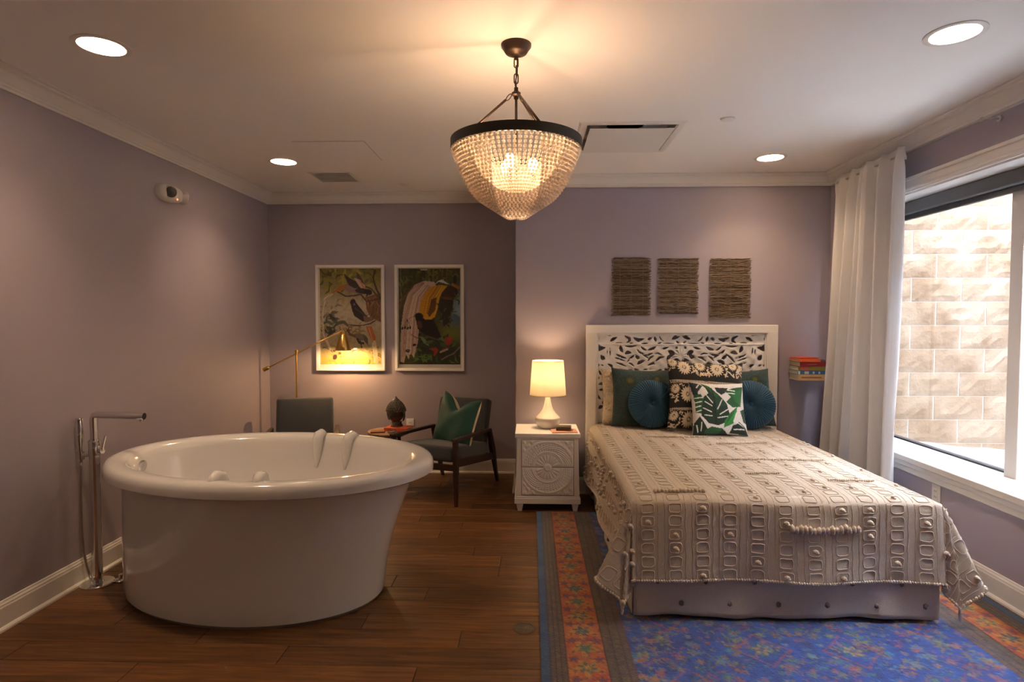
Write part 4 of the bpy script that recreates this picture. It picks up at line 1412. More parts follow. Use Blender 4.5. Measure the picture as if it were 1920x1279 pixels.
# mattress, foundation, skirt
FY, HY, MX0, MX1, MT = 2.945, 5.025, .515, 1.985, .615
bpart(MB().box(MX0 + .03, MX1 - .03, FY + .03, HY, .10, .33), 'box_spring', M_mattress, bevel=.03, seg=3)
bpart(MB().box(MX0, MX1, FY, HY, .33, MT), 'mattress', M_mattress, bevel=.05, seg=4)
mb = MB()
for (x, y) in ((MX0 + .08, FY + .1), (MX1 - .08, FY + .1), (MX0 + .08, HY - .1), (MX1 - .08, HY - .1)):
    bpart(MB().lathe([(.03, .008), (.035, .10)], 16, c=(x, y, 0)), 'bed_foot', M_darkwood)
def skirt(p, q, nrm, name='bed_skirt'):
    n_ = 70
    P_ = np.zeros((14, n_, 3))
    for i in range(14):
        z = .34 + (.028 - .34) * i / 13
        for j in range(n_):
            u = j / (n_ - 1)
            wv = (.007 * math.sin(u * 23 + 1) + .005 * math.sin(u * 41)) * (i / 13)
            P_[i, j] = (p[0] + (q[0] - p[0]) * u + nrm[0] * (wv + .012 * i / 13), p[1] + (q[1] - p[1]) * u + nrm[1] * (wv + .012 * i / 13), z + .006 * math.sin(u * 9 + 1) * i / 13)
    o_ = grid_mesh(name, P_, M_linen, None)
    o_.parent = bed
    o_.matrix_parent_inverse = bed.matrix_basis.inverted()
    o_.modifiers.new('solid', 'SOLIDIFY').thickness = .003
    tuft = None
    L_ = math.hypot(q[0] - p[0], q[1] - p[1])
    nn = max(3, int(L_ / .23))
    for r_, zt2 in enumerate((.205, .095)):
        for k in range(nn):
            u = (k + .5 + (.5 if r_ else 0)) / (nn + .3)
            if u > .97:
                continue
            if tuft is None:
                tuft = t2 = MB().ico((0, 0, 0), .013, 1, (1, .8, 1.2)).build('skirt_tuft', M_greytuft, None, smooth=True)
            else:
                t2 = tuft.copy()
                C.objects.link(t2)
            t2.parent = o_
            t2.location = (p[0] + (q[0] - p[0]) * u + nrm[0] * .018, p[1] + (q[1] - p[1]) * u + nrm[1] * .018, zt2)
skirt((MX0 - .005, FY - .002), (MX1 + .015, FY - .002), (0, -1))
skirt((MX0 - .0, HY - .02), (MX0 - .0, FY + .01), (-1, 0))
skirt((MX1 + .0, FY + .01), (MX1 + .0, HY - .02), (1, 0))

# bedspread draped over the mattress
HB = (MX1 - MX0) / 2 + .012
CXB = (MX0 + MX1) / 2
TOPZ = MT + .012
DROP_S, DROP_F = .40, .395
FOOT = FY - .012
LEN = 4.99 - FOOT
def spread(u, v, lift=0.0):
    """u: across from centre, v: from head (0) to foot; lift: height off the cloth"""
    s = max(0.0, abs(u) - HB)
    t = max(0.0, v - LEN)
    sg = 1 if u > 0 else -1
    ux = min(abs(u), HB)
    vy = min(v, LEN)
    x, y, z = sg * ux, 4.99 - vy, TOPZ
    edge = min(HB - ux, LEN - vy)
    z += .006 * math.sin(u * 7 + 1) * math.sin(v * 5) - .030 * math.exp(-edge / .05)
    if s == 0 and t == 0:
        return (CXB + x, y, z + lift)
    rho = math.hypot(s, t)
    phi = math.degrees(math.atan2(s, t))     # 0 = foot face, 90 = side face
    a_f = 3 + 2.0 * math.sin(u * 8 + .5)
    a_s = 5 + 3.0 * math.sin(v * 6.5)
    k = phi / 90
    if s == 0:
        al = a_f
    elif t == 0:
        al = a_s
    else:
        al = a_f * (1 - k) + a_s * k
        amp = 20 if sg < 0 else 17
        al += amp * math.exp(-((phi - (70 if sg < 0 else 68)) / 12) ** 2) + 5 * math.exp(-((phi - 40) / 10) ** 2)
        al -= 5 * math.exp(-((phi - 24) / 10) ** 2)
    al = R(al)
    out = rho * math.sin(al) + .010 * (1 - math.exp(-rho / .03)) + lift
    dz = rho * math.cos(al) - .012 * (1 - math.exp(-rho / .03))
    ph = R(phi)
    if s > 0 and t > 0:
        dx, dy = math.sin(ph), math.cos(ph)
    elif s > 0:
        dx, dy = 1, 0
    else:
        dx, dy = 0, 1
    wv = 0
    if t > 0 and s == 0:
        wv = .006 * math.sin(u * 11) * (t / DROP_F)
    return (CXB + x + sg * dx * out, y - dy * (out + wv), max(.012, z - dz))
umax, vmax = HB + DROP_S, LEN + DROP_F
us = np.concatenate([np.linspace(-umax, -HB, 26)[:-1], np.linspace(-HB, HB, 70), np.linspace(HB, umax, 26)[1:]])
vv_ = np.concatenate([np.linspace(0, LEN, 90), np.linspace(LEN, vmax, 26)[1:]])
P = np.array([[spread(u, v) for u in us] for v in vv_])
bs = thing('bedspread', 'beige tufted linen bedspread hanging over the sides of the bed', 'bedspread', (CXB, 3.9, TOPZ))
def spart(o_, kind=None):
    o_.parent = bs
    o_.matrix_parent_inverse = bs.matrix_basis.inverted()
    if kind:
        o_['kind'] = kind
    return o_
cl = spart(grid_mesh('cloth', P, M_linen))
sm = cl.modifiers.new('solid', 'SOLIDIFY')
sm.thickness = .004
sm.offset = 1
# embroidered squares in columns, pairs of stitched lines and pompom tufts
sq, ln_, tf = MB(), MB(), MB()
PU, PV = .134, .066
ncol = int(umax * 2 / PU)
for c in range(ncol):
    uc = -umax + .07 + c * PU
    if abs(uc) > umax - .04:
        continue
    for off in (-.050, .050):
        pts = [spread(uc + off + .002 * math.sin(v * 60), v, .0012) for v in np.linspace(.02, vmax - .01, 130)]
        ln_.tube(pts, .0012, 3)
    nr = int(vmax / PV)
    for r_ in range(nr):
        vc = vmax - .03 - r_ * PV
        hu, hv = .031, .0245
        pts = []
        for k in range(16):
            a = 2 * PI * (k + .5) / 16
            ca, sa = math.cos(a), math.sin(a)
            pu = hu * math.copysign(abs(ca) ** .45, ca)
            pv = hv * math.copysign(abs(sa) ** .45, sa)
            pts.append(spread(uc + pu + random.uniform(-.002, .002), min(vmax, vc + pv + random.uniform(-.002, .002)), .0016))
        sq.tube(pts, .0024, 4, closed=True)
        if (r_ + 2 * c) % 5 == 0 or (random.random() < .06):
            p = spread(uc, vc, .008)
            k_ = 1.0 if vc > LEN else .72
            tf.ico(p, .014 * k_, 1, (1.05, .9, .9))
            tf.ico((p[0] + .008, p[1] - .004, p[2] - .006), .009 * k_, 1)
def chain(u0, u1, v, sz):
    n_ = int((u1 - u0) / (sz * 1.3))
    for k in range(n_):
        u = u0 + (u1 - u0) * k / n_
        p = spread(u, v + random.uniform(-.006, .006), .010)
        tf.ico(p, sz * random.uniform(.8, 1.15), 1, (.8, 1, 1.5 if v > LEN else .9))
chain(.02, .36, LEN + .130, .016)
chain(-.62, -.36, LEN - .08, .014)
chain(-.30, .55, LEN - .75, .009)
chain(-.05, .14, LEN - .40, .009)
chain(-.40, .05, LEN - 1.45, .009)
chain(.35, .60, LEN - .30, .009)
chain(.05, .40, LEN - 1.25, .009)
# shaggy hem and the left side tassels
for u in np.arange(-umax + .01, umax, .012):
    p = spread(u, vmax - .004, .002)
    tf.ico(p, .0065 * random.uniform(.7, 1.2), 1, (1, 1, 1.3))
for sg in (-1, 1):
    for v in np.arange(.03, vmax, .012):
        p = spread(sg * (umax - .004), v, .002)
        tf.ico(p, .0075 * random.uniform(.7, 1.3), 1, (1, 1, 1.3))
for k in range(70):
    p = spread(-random.uniform(HB + .03, umax - .02), random.uniform(.05, LEN - .05), .008)
    tf.ico(p, .014, 1)
spart(sq.build('embroidered_squares', M_yarn, recalc=False, smooth=True), 'stuff')
spart(ln_.build('stitched_lines', M_yarn, recalc=False, smooth=True), 'stuff')
spart(tf.build('yarn_tufts', M_yarn, recalc=False, smooth=True), 'stuff')

# ------------------------------------------------------------------ bed pillows
BT = TOPZ + .004
def lean(z_h, deg, yb):
    """location of the centre of a pillow of height z_h leaning back by deg, bottom edge at y = yb"""
    return (yb + z_h / 2 * math.sin(R(deg)), BT + z_h / 2 * math.cos(R(deg)))
# cream tufted pillow at the back
yy, zz = lean(.46, 12, 4.90)
M_cream = mat('cream_pillow', (.66, .56, .42), .95, sheen=.3, bump=(120, .8), var=(60, .12))
t, ed = pillow('bed_pillow', 'cream tufted pillow at the headboard, on the lamp side', (.815, yy, zz), (R(-12), 0, 0), .46, .46, .14, m=M_cream, n=50)
mb = MB()
for k in range(110):
    u, v = random.uniform(-.95, .95), random.uniform(-.95, .95)
    mb.ico((.23 * u * (1 - .07 * (1 - v * v)), -.07 * ((1 - u ** 4) * (1 - v ** 4)) ** .55, .23 * v * (1 - .07 * (1 - u * u))), .013, 1)
mb.build('yarn_tufts', M_yarn, t, smooth=True)['kind'] = 'stuff'
# teal paisley pillows
def paisley(seed):
    n_ = 90
    cv = Canvas(-1, 1, 1, -1, n_, n_, (24, 58, 62))
    q = smooth_noise(n_, n_, 18)
    wv = np.sin(q * 46 + 3 * cv.X)
    cv.put(np.clip((wv - .55) * 3, 0, 1), (70, 52, 34), .75)
    cv.put(np.clip((-wv - .7) * 4, 0, 1), (28, 82, 92), .8)
    cv.put(np.clip((np.sin(q * 90) - .75) * 4, 0, 1), (88, 84, 44), .5)
    for (x, y, r_) in ((-.45, .55, .16), (.5, -.3, .2), (.45, .62, .13)):
        cv.ell(x, y, r_ * 1.2, r_ * 1.2, 0, (30, 44, 40), .8); cv.ell(x, y, r_, r_, 0, (58, 66, 36), .9); cv.ell(x, y, r_ * .55, r_ * .55, 0, (96, 92, 40), .9)
    return cv.jitter(.2)
yy, zz = lean(.47, 16, 4.80)
pillow('bed_pillow', 'dark teal paisley pillow on the lamp side of the bed', (.905, yy, zz), (R(-16), R(2), 0), .50, .48, .15, paisley(1), M_print, m_back=M_navy)
pillow('bed_pillow', 'dark teal paisley pillow on the window side of the bed', (1.70, yy, zz - .004), (R(-16), R(-3), 0), .50, .47, .15, paisley(2), M_print, m_back=M_navy)
# round pleated velvet pillows
M_teal = mat('teal_velvet', (.001, .050, .100), .6, sheen=.12, bump=(200, .1), var=(20, .12))
def round_pillow(label, loc, rot):
    t = thing('round_pillow', label, 'pillow', loc, 0, 'round teal pillows')
    t.rotation_euler = rot
    nr, na = 26, 336
    rr = .192
    for side, nm in ((-1, 'front_panel'), (1, 'back_panel')):
        P_ = np.zeros((nr, na, 3))
        for i in range(nr):
            q = i / (nr - 1)
            a = np.linspace(0, 2 * PI, na, endpoint=False)
            pl_ = np.abs(np.sin(a * 28)) ** .7
            rad = rr * q * (1 + .012 * (pl_ - .5) * q)
            th = .062 * (1 - q ** 3.2) ** .6 * (1 - .55 * math.exp(-(q / .16) ** 2))
            amp = .012 * min(1, q / .3) * (1 - .35 * q)
            P_[i, :, 0] = rad * np.cos(a)
            P_[i, :, 2] = rad * np.sin(a)
            P_[i, :, 1] = side * (th + amp * (pl_ - .5) + .003)
        if side > 0:
            P_ = P_[:, ::-1]
        grid_mesh(nm, P_, M_teal, t, wrap=True)
    MB().ico((0, -.034, 0), .020, 2, (1, .5, 1)).build('button', M_teal, t, smooth=True)
    return t
round_pillow('round teal pleated pillow on the lamp side of the bed', (.962, 4.765, BT + .190), (R(-15), 0, R(7)))
round_pillow('round teal pleated pillow on the window side of the bed', (1.735, 4.755, BT + .190), (R(-15), 0, R(-7)))
# black and cream daisy pillow
cv = Canvas(720, 1525, 460, 1090, 150, 140, (14, 11, 11))
CR = (212, 196, 172)
def daisy(x, y, r_, n_=16):
    for k in range(n_):
        a = 2 * PI * k / n_ + .1
        cv.stroke([(x + .22 * r_ * math.cos(a), y + .22 * r_ * math.sin(a)), (x + .6 * r_ * math.cos(a), y + .6 * r_ * math.sin(a)), (x + r_ * math.cos(a), y + r_ * math.sin(a))], r_ * .25, CR, 1, True)
    cv.ell(x, y, r_ * .16, r_ * .16, 0, CR)
def bandfill(y0, y1, fl_):
    for k in range(240):
        x, y = random.uniform(722, 1520), random.uniform(y0, y1)
        if any(math.hypot(x - a, y - b) < c * 1.12 for a, b, c in fl_):
            continue
        a = random.uniform(0, PI)
        cv.stroke([(x, y), (x + 24 * math.cos(a), y + 24 * math.sin(a))], 11, CR, .95)
    for a, b, c in fl_:
        cv.ell(a, b, c * 1.08, c * 1.08, 0, (14, 11, 11))
        daisy(a, b, c)
bandfill(465, 592, [(875, 535, 76), (1225, 530, 76), (1050, 500, 62), (765, 490, 52), (1400, 490, 52)])
for x in range(730, 1525, 16):
    cv.stroke([(x, 660), (x + 2, 682)], 10, CR)
bandfill(694, 850, [(895, 790, 78), (1220, 770, 70), (1420, 790, 72), (770, 740, 48), (1060, 770, 60)])
for x in range(730, 1525, 16):
    cv.stroke([(x, 918), (x + 2, 938)], 10, CR)
bandfill(948, 1088, [(915, 1020, 78), (1420, 1020, 74), (765, 985, 48), (1230, 1030, 66), (1070, 1010, 60), (1505, 1060, 44)])
cv.jitter(.1)
yy, zz = lean(.56, 20, 4.60)
pillow('bed_pillow', 'black pillow with cream embroidered daisies in the middle of the bed', (1.365, yy, zz), (R(-20), R(4), 0), .60, .56, .17, cv, M_print, m_back=M_navy)
# leaf print pillow in front
cv = Canvas(935, 1430, 660, 1138, 120, 120, (222, 218, 214))
DG, MG, BG, NV, WH = (16, 46, 34), (28, 84, 48), (44, 130, 56), (22, 36, 46), (226, 224, 218)
cv.poly([(935, 660), (1010, 675), (1040, 700), (990, 760), (975, 830), (945, 780)], NV)
cv.poly([(1020, 668), (1100, 700), (1180, 790), (1245, 870), (1262, 960), (1225, 1040), (1150, 1070), (1060, 1050), (1000, 980), (990, 880), (1040, 800), (1080, 770), (1060, 720)], DG)
cv.poly([(1040, 675), (1100, 700), (1180, 790), (1170, 850), (1110, 760)], MG)
cv.poly([(1110, 840), (1180, 790), (1240, 880), (1180, 900), (1140, 960)], (20, 62, 48))
cv.poly([(1150, 705), (1270, 715), (1240, 760), (1200, 785), (1160, 750)], NV)
cv.poly([(1235, 745), (1320, 715), (1425, 700), (1400, 800), (1380, 890), (1300, 900), (1240, 850), (1290, 800)], MG)
cv.poly([(1300, 760), (1400, 730), (1380, 880), (1330, 850)], (36, 104, 56))
cv.poly([(1345, 890), (1330, 960), (1285, 1050), (1200, 1090), (1210, 1030), (1270, 950)], BG)
cv.poly([(1345, 890), (1300, 960), (1215, 1060), (1270, 950)], (26, 92, 44))
cv.poly([(1255, 1130), (1280, 1060), (1340, 1030), (1400, 1070), (1430, 1138)], DG)
cv.poly([(1370, 930), (1430, 900), (1430, 1040), (1390, 1030)], (30, 72, 60))
cv.poly([(935, 1138), (940, 1040), (985, 985), (1030, 1060), (1060, 1110), (1180, 1090), (1240, 1138)], DG)
cv.poly([(1030, 1110), (1090, 1080), (1190, 1095), (1160, 1138), (1040, 1138)], MG)
cv.poly([(950, 790), (1010, 780), (1030, 830), (1000, 960), (955, 950)], MG)
for p in ([(1065, 800), (1108, 862)], [(1040, 850), (1100, 890)], [(1020, 910), (1090, 946)], [(1030, 975), (1095, 985)], [(1150, 920), (1200, 830)], [(1170, 968), (1250, 920)], [(1150, 1000), (1240, 985)], [(1060, 790), (1030, 760)], [(955, 820), (1020, 812)], [(955, 860), (1010, 850)], [(955, 900), (1000, 890)], [(960, 940), (1000, 930)],
          [(1250, 765), (1330, 770)], [(1260, 735), (1330, 745)], [(960, 1060), (975, 1120)], [(1000, 1040), (1000, 1110)], [(1270, 1070), (1330, 1040), (1390, 1075)], [(1290, 1100), (1390, 1090)], [(1330, 950), (1290, 1030)], [(985, 720), (1010, 690)]):
    cv.stroke(p, 9, WH, 1, True if len(p) > 2 else False)
cv.stroke([(1120, 720), (1130, 860), (1130, 1060)], 9, (8, 22, 20))
cv.put(np.clip((smooth_noise(120, 120, 8) - .5) * 2, 0, 1), (20, 60, 40), .15)
yy, zz = lean(.41, 22, 4.435)
pillow('bed_pillow', 'small white pillow with green jungle leaves at the front of the pile', (1.405, yy, zz), (R(-22), R(1.5), R(2)), .415, .41, .13, cv, M_print, m_back=M_navy)

# ------------------------------------------------------------------ nightstand
ns = thing('nightstand', 'white nightstand with a carved round medallion across two drawers', 'nightstand', (.132, 4.80, 0))
W2, D2 = .252, .205
def nbox(nm, x0, x1, y0, y1, z0, z1, bv=.003, parent=ns):
    return MB().box(x0, x1, y0, y1, z0, z1).build(nm, M_white, parent, bevel=bv)
nbox('top', -W2, W2, -.215, .215, .578, .612, .004)
mb = MB().hexa([(-W2 + .004, -D2, .115), (W2 - .004, -D2, .115), (W2 - .004, D2, .115), (-W2 + .004, D2, .115)], [(-W2 + .016, -D2, .578), (W2 - .016, -D2, .578), (W2 - .016, D2, .578), (-W2 + .016, D2, .578)])
mb.build('body', M_white, ns, bevel=.003)
mb = MB().box(-W2 - .004, W2 + .004, -.215, .215, .062, .105).box(-W2 + .002, W2 - .002, -.210, .210, .105, .118)
mb.build('base_moulding', M_white, ns, bevel=.004)
for sx2 in (-1, 1):
    for sy2 in (-1, 1):
        x, y = sx2 * .215, sy2 * .18
        mb = MB().hexa([(x - .016, y - .016, 0), (x + .016, y - .016, 0), (x + .016, y + .016, 0), (x - .016, y + .016, 0)], [(x - .028, y - .024, .064), (x + .028, y - .024, .064), (x + .028, y + .024, .064), (x - .028, y + .024, .064)])
        mb.build('leg', M_white, ns, bevel=.002)
zc = .350
for (za, zb) in ((.353, .560), (.132, .347)):
    nw, nh = 150, 74
    X_, Z_ = np.meshgrid(np.linspace(-.200, .200, nw), np.linspace(zb, za, nh))
    rr = np.hypot(X_, Z_ - zc)
    an = np.arctan2(Z_ - zc, X_)
    ht = .0045 * np.exp(-((rr - .118) / .006) ** 2) + .0035 * np.exp(-((rr - .105) / .003) ** 2)
    ht += .0045 * np.exp(-((rr - .198) / .006) ** 2) + .003 * np.exp(-((rr - .208) / .003) ** 2)
    ht += .005 * (rr < .10) * (rr > .035) * np.abs(np.cos(an * 10)) ** .7 * np.sin(np.clip((rr - .035) / .065, 0, 1) * PI) ** .5
    ht += .0045 * (rr > .126) * (rr < .190) * np.clip(np.sin(an * 16 + 22 * (rr - .15) / .05) * np.cos((rr - .158) / .032 * PI / 2) + .25 * np.sin(an * 48), 0, 1) ** .6
    ht += .004 * (rr > .214) * np.clip(np.sin(X_ * 95) * np.sin(Z_ * 95) + .3 * np.sin(X_ * 210 + Z_ * 120), 0, 1) ** .7
    ed_ = np.minimum(np.minimum(X_ + .2, .2 - X_), np.minimum(zb - Z_, Z_ - za))
    ht = np.where(ed_ < .006, 0.0, blur(ht * 1.6, 1))
    P_ = np.stack([X_, -D2 - .007 - ht, Z_], -1)
    P_ = np.concatenate([np.stack([X_[:1], np.full_like(X_[:1], -D2 + .002), Z_[:1]], -1), P_, np.stack([X_[-1:], np.full_like(X_[-1:], -D2 + .002), Z_[-1:]], -1)])
    L0 = P_[:, :1].copy(); L0[..., 1] = -D2 + .002
    L1 = P_[:, -1:].copy(); L1[..., 1] = -D2 + .002
    grid_mesh('drawer_front', np.concatenate([L0, P_, L1], 1), M_white, ns)
MB().box(-.204, .204, -D2 - .0012, -D2 + .002, .128, .564).build('drawer_gap', mat('shadow_gap', (.16, .13, .11), .9), ns)
Mk = Matrix.Translation((0, -D2 - .008, .350)) @ Matrix.Rotation(R(90), 4, 'X')
MB().lathe([(.012, 0), (.012, .010), (.030, .012), (.034, .018), (.030, .024), (.018, .028), (.010, .026), (0, .027)], 8, M=Mk).build('knob', M_white, ns, bevel=.002)

# table lamp
NT_Z = .6125
tl = thing('table_lamp', 'white ceramic table lamp with a glowing linen shade on the nightstand', 'table lamp', (.140, 4.84, NT_Z))
MB().lathe([(0, 0), (.062, 0), (.078, .008), (.094, .030), (.101, .058), (.102, .078), (.100, .086), (.096, .090), (.088, .098), (.064, .122), (.046, .148), (.034, .178), (.026, .212), (.022, .245), (.020, .262), (0, .262)], 48).build('base', M_ceramic, tl, smooth=True, angle=60)
MB().lathe([(.010, .262), (.010, .30), (.014, .30), (.014, .335), (0, .335)], 16).build('socket', M_brass, tl, smooth=True, angle=40)
MB().lathe([(.147, .268), (.1275, .548), (.1265, .548), (.146, .268), (.147, .268)], 56, cap=False).build('lamp_shade', M_shadefab, tl, smooth=True, angle=60)
mb = MB()
for r_, z_ in ((.1465, .270), (.127, .546)):
    mb.tube([(r_ * math.cos(2 * PI * k / 48), r_ * math.sin(2 * PI * k / 48), z_) for k in range(48)], .0022, 6, closed=True)
mb.build('shade_rim', M_shadefab, tl, smooth=True)
mb = MB()
for k in range(3):
    a = 2 * PI * k / 3
    mb.tube([(.012 * math.cos(a), .012 * math.sin(a), .50), (.127 * math.cos(a), .127 * math.sin(a), .54)], .0018, 6)
mb.tube([(0, 0, .33), (.0, 0, .50)], .002, 6)
mb.build('shade_spider', M_brass, tl)
MB().lathe([(.012, .335), (.024, .375), (.028, .40), (.024, .425), (.012, .437), (0, .440)], 18).build('bulb', emis('table_bulb', (1, .70, .38), 25), tl, smooth=True)
point_light('bulb_light', (0, 0, .45), TABLE_LAMP_W, (1.0, .66, .38), .035, tl)
nb = thing('pink_notebook', 'thin pink notebook lying on the nightstand', 'notebook', (.262, 4.680, NT_Z), R(4))
M_pink = mat('pink_cover', srgb(214, 150, 128), .7)
MB().box(-.098, .098, -.068, .068, .0015, .0065).build('page_block', M_paper, nb)
MB().box(-.10, .10, -.07, .07, 0, .0015).box(-.10, .10, -.07, .07, .0065, .008).build('cover', M_pink, nb)
cb_ = thing('coaster_stack', 'small dark wooden square coasters stacked on the pink notebook', 'coasters', (.262, 4.705, NT_Z + .0085), R(-6))
for k in range(3):
    MB().box(-.058, .058, -.048, .048, k * .0105, k * .0105 + .0095).build('coaster', mat('coaster_wood', (.10, .055, .022), .4, var=(30, .3)), cb_, bevel=.002)
MB().box(-.046, .046, -.036, .036, .0305, .0315).build('inlay', mat('coaster_inlay', (.05, .05, .03), .35, var=(60, .6)), cb_)

# ------------------------------------------------------------------ stacked books on a hidden wall shelf
shf = thing('hidden_shelf', 'thin metal wall shelf hidden beneath the stack of books', 'shelf', (2.292, YB, .998))
mb = MB().box(-.06, .06, -.15, 0, -.003, -.0005).box(-.06, .06, -.004, 0, -.003, .06)
mb.build('bracket', M_metalgrey, shf)
z = .998
specs = [('tan hardback at the bottom of the wall stack of books', .048, .245, (206, 176, 128), [(.10, .75, .40, .62, srgb(150, 104, 70))]),
         ('blue hardback second from the bottom of the wall stack', .030, .250, (58, 112, 168), [(.02, .08, .1, .9, srgb(214, 218, 222)), (.22, .36, .15, .85, srgb(196, 200, 206)), (.48, .54, .2, .8, srgb(190, 206, 224)), (.66, .72, .2, .8, srgb(190, 206, 224))]),
         ('olive green book with a pink spot in the wall stack', .033, .238, (126, 122, 54), [(.08, .34, .05, .95, srgb(176, 92, 84))]),
         ('dark red hardback below the orange book in the wall stack', .038, .230, (134, 28, 40), [(.25, .6, .42, .58, srgb(170, 84, 84))]),
         ('orange paperback on top of the wall stack of books', .022, .175, (212, 104, 46), None),]
for i, (lb, th, wd, col, bd) in enumerate(specs):
    book('book', lb, (2.292 - .012 * (i == 4) * 3 + random.uniform(-.004, .004), 4.995 - (.245 - wd) * .1, z), R(random.uniform(-1.5, 1.5)), wd, .185, th, srgb(*col), 'books stacked on the wall', bd)
    z += th + .0006
book('book', 'thin red booklet lying on the orange book of the wall stack', (2.250, 4.985, z), R(8), .15, .15, .010, srgb(196, 60, 40), 'books stacked on the wall')
cs = thing('glasses_case', 'small black case lying on the dark red book', 'case', (2.372, 4.945, .998 + .048 + .030 + .033 + .038 + .003))
mb = MB().box(-.024, .024, -.035, .035, 0, .014)
mb.build('shell', M_dark, cs, bevel=.006, seg=3)
MB().box(-.0245, .0245, -.0355, -.0335, .006, .0075).build('seam', M_metalgrey, cs)

# ------------------------------------------------------------------ rug
RX0, RX1, RY0, RY1 = .045, 2.445, 1.55, 4.575
NX, NY = 400, 504
cv = Canvas(0, RX1 - RX0, RY1 - RY0, 0, NX, NY, (24, 52, 130))
Wd, Ln = RX1 - RX0, RY1 - RY0
dE = np.minimum(cv.X, Wd - cv.X)          # distance to the long edges
dN = np.minimum(cv.Y, Ln - cv.Y)
D = np.minimum(dE, dN + .0)
D = np.where(cv.Y > Ln - .6, dE, D)       # the far end runs on under the furniture without a cross border
n1, n2 = smooth_noise(NY, NX, 60), smooth_noise(NY, NX, 6)
cv.put(n1 * 1.4 - .3, (26, 96, 200), .85)
cv.put(np.clip((n2 - .5) * 4, 0, 1), (14, 30, 78), .6)
def blob(x, y, r_, cols, al=.70):
    for k, c in enumerate(cols):
        rk = r_ * (1 - k * .33)
        x0, x1 = np.searchsorted(cv.X[0], [x - 1.6 * rk, x + 1.6 * rk])
        ys = cv.Y[:, 0]
        y1 = NY - np.searchsorted(ys[::-1], y - 1.6 * rk)
        y0 = NY - np.searchsorted(ys[::-1], y + 1.6 * rk)
        if x1 <= x0 or y1 <= y0:
            continue
        sx = cv.X[y0:y1, x0:x1] - x
        sy = cv.Y[y0:y1, x0:x1] - y
        a = np.arctan2(sy, sx)
        m = np.hypot(sx, sy) < rk * (1 + .35 * np.cos(a * (5 + k) + x * 40))
        m &= rng.random(m.shape) < .86
        cv.c[y0:y1, x0:x1][m] = cv.c[y0:y1, x0:x1][m] * (1 - al) + al * np.array(srgb(*c))
PAL = [(176, 66, 56), (190, 100, 60), (176, 90, 112), (140, 144, 76), (58, 140, 170), (176, 150, 76), (96, 60, 110), (40, 104, 150), (90, 140, 110), (36, 90, 190), (70, 150, 196), (20, 44, 110), (52, 120, 130), (30, 70, 160)]
def seg(x0, y0, x1, y1, wd, c):
    xa, xb = np.searchsorted(cv.X[0], [min(x0, x1) - wd, max(x0, x1) + wd])
    ys = cv.Y[:, 0]
    yb = NY - np.searchsorted(ys[::-1], min(y0, y1) - wd)
    ya = NY - np.searchsorted(ys[::-1], max(y0, y1) + wd)
    if xb <= xa or yb <= ya:
        return
    X_, Y_ = cv.X[ya:yb, xa:xb], cv.Y[ya:yb, xa:xb]
    dx, dy = x1 - x0, y1 - y0
    t = np.clip(((X_ - x0) * dx + (Y_ - y0) * dy) / (dx * dx + dy * dy + 1e-12), 0, 1)
    m = np.hypot(X_ - x0 - t * dx, Y_ - y0 - t * dy) < wd / 2
    m &= rng.random(m.shape) < .8
    cv.c[ya:yb, xa:xb][m] = cv.c[ya:yb, xa:xb][m] * .35 + .65 * np.array(srgb(*c))
for k in range(1500):
    x, y = random.uniform(.40, Wd / 2), random.uniform(0, Ln)
    r_ = random.uniform(.007, .024)
    cs_ = random.sample(PAL, 3)
    for xx in (x, Wd - x):
        blob(xx, y, r_, cs_)
for k in range(160):
    x, y = random.uniform(.42, Wd / 2), random.uniform(0, Ln)
    a = random.uniform(0, 2 * PI)
    c = random.choice([(120, 130, 60), (60, 130, 150), (150, 120, 60)])
    for s_ in range(4):
        x2, y2 = x + .035 * math.cos(a), y + .035 * math.sin(a)
        seg(x, y, x2, y2, .008, c); seg(Wd - x, y, Wd - x2, y2, .008, c)
        x, y = x2, y2
        a += random.uniform(-.9, .9)
for k in range(5):
    for j, xx in enumerate((.62, 1.0)):
        yc = .25 + k * .58 + (.29 if j else 0)
        for sg in (0, 1):
            cx = Wd - xx if sg else xx
            pts = [(cx + dx, yc + dy) for dx, dy in ((-.13, 0), (-.07, .05), (0, .13), (.07, .05), (.13, 0), (.07, -.05), (0, -.13), (-.07, -.05), (-.13, 0))]
            for a, b in zip(pts, pts[1:]):
                seg(*a, *b, .011, (186, 80, 56))
            blob(cx, yc, .05, [(30, 110, 130), (196, 160, 70), (24, 60, 150)])
# borders along the long edges
def band(a, b, col, al=1.0):
    m = (D >= a) & (D < b)
    cv.put(m * 1.0, col, al)
    return m
band(0, .405, (96, 84, 70))
fine = np.sin(cv.X * 330) * np.sin(cv.Y * 330) + 1.2 * (n2 - .5) * 2
m = (D < .405)
cv.put(m * np.clip(fine, 0, 1), (52, 54, 78), .9)
cv.put(m * np.clip(-fine - .3, 0, 1), (158, 104, 58), .9)
cv.put(m * np.clip((smooth_noise(NY, NX, 3) - .52) * 7, 0, 1), (92, 56, 60), .6)
band(0, .006, (44, 26, 50)); band(.006, .040, (22, 62, 128))
cv.put(((D >= .006) & (D < .040)) * np.clip((n1 - .45) * 4, 0, 1), (34, 92, 130), .7)
band(.040, .046, (40, 30, 50)); band(.062, .067, (44, 40, 48)); band(.090, .094, (50, 42, 50)); band(.112, .118, (52, 34, 44)); band(.285, .291, (46, 32, 46)); band(.330, .335, (50, 44, 52)); band(.368, .373, (56, 46, 52)); band(.398, .405, (110, 50, 40))
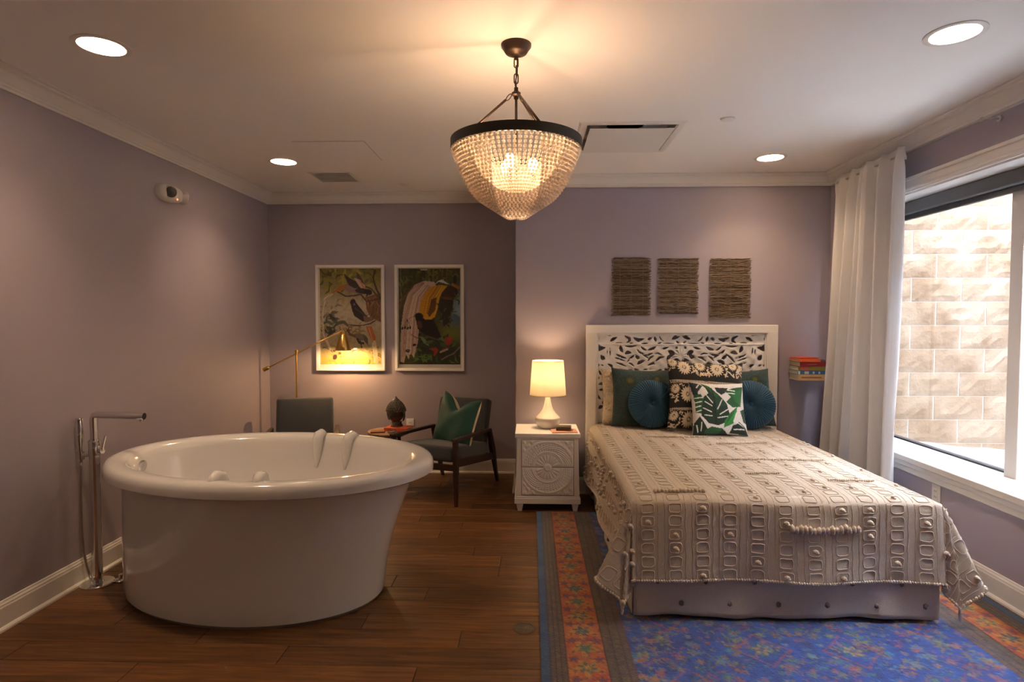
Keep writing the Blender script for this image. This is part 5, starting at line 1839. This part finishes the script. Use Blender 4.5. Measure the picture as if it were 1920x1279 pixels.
mo = band(.118, .285, (190, 82, 38))
cv.put(mo * np.clip((n1 - .5) * 3, 0, 1), (206, 132, 48), .9)
cv.put(mo * np.clip((n2 - .58) * 6, 0, 1), (150, 48, 44), .9)
cv.put(mo * np.clip((.36 - n2) * 6, 0, 1), (112, 70, 110), .8)
k = 0
yv = .06
while yv < Ln:
    for cx in (.2015, Wd - .2015):
        A_ = [[(52, 100, 104), (206, 150, 60), (30, 60, 110)], [(84, 110, 84), (60, 120, 120), (190, 120, 50)], [(28, 60, 110), (80, 130, 120), (200, 160, 70)]][k % 3]
        blob(cx, yv, .052, [(196, 150, 60)] + A_, .92)
        for dx in (-.055, .055):
            blob(cx + dx, yv + .06, .022, [(130, 44, 56), (90, 70, 120)], .9)
            blob(cx + dx, yv - .03, .015, [(206, 150, 60), (120, 44, 70)], .9)
        blob(cx, yv + .075, .018, [(40, 70, 130), (190, 120, 60)])
        seg(cx - .05, yv + .03, cx + .05, yv + .045, .006, (176, 60, 44))
    yv += .15
    k += 1
# near end cross border is simply the blue edge line
band(0, .006, (44, 26, 50))
cv.c = cv.c * .80 + .20 * np.stack([blur(cv.c[..., q], 1) for q in range(3)], -1)
cv.c *= .74
cv.jitter(.22)
gx, gy = np.meshgrid(np.linspace(RX0, RX1, NX), np.linspace(RY1, RY0, NY))
# canvas rows run from Y = Ln (far) to 0 (near)
P = np.stack([gx, gy, np.full_like(gx, .0085) + .0012 * (rng.random(gx.shape) - .5)], -1)
rg_ = thing('area_rug', 'blue patterned rug with an orange floral border under the bed', 'rug', ((RX0 + RX1) / 2, (RY0 + RY1) / 2, 0))
o = grid_mesh('pile', P, mat('rug_pile', attr='print', rough=1.0, sheen=.3, bump=(420, .5)), None, cv.c, smooth=False)
o.parent = rg_
o.matrix_parent_inverse = rg_.matrix_basis.inverted()
o = MB().box(RX0, RX1, RY0, RY1, .0005, .0075).build('backing', mat('rug_edge', srgb(40, 28, 48), .95), None)
o.parent = rg_
o.matrix_parent_inverse = rg_.matrix_basis.inverted()
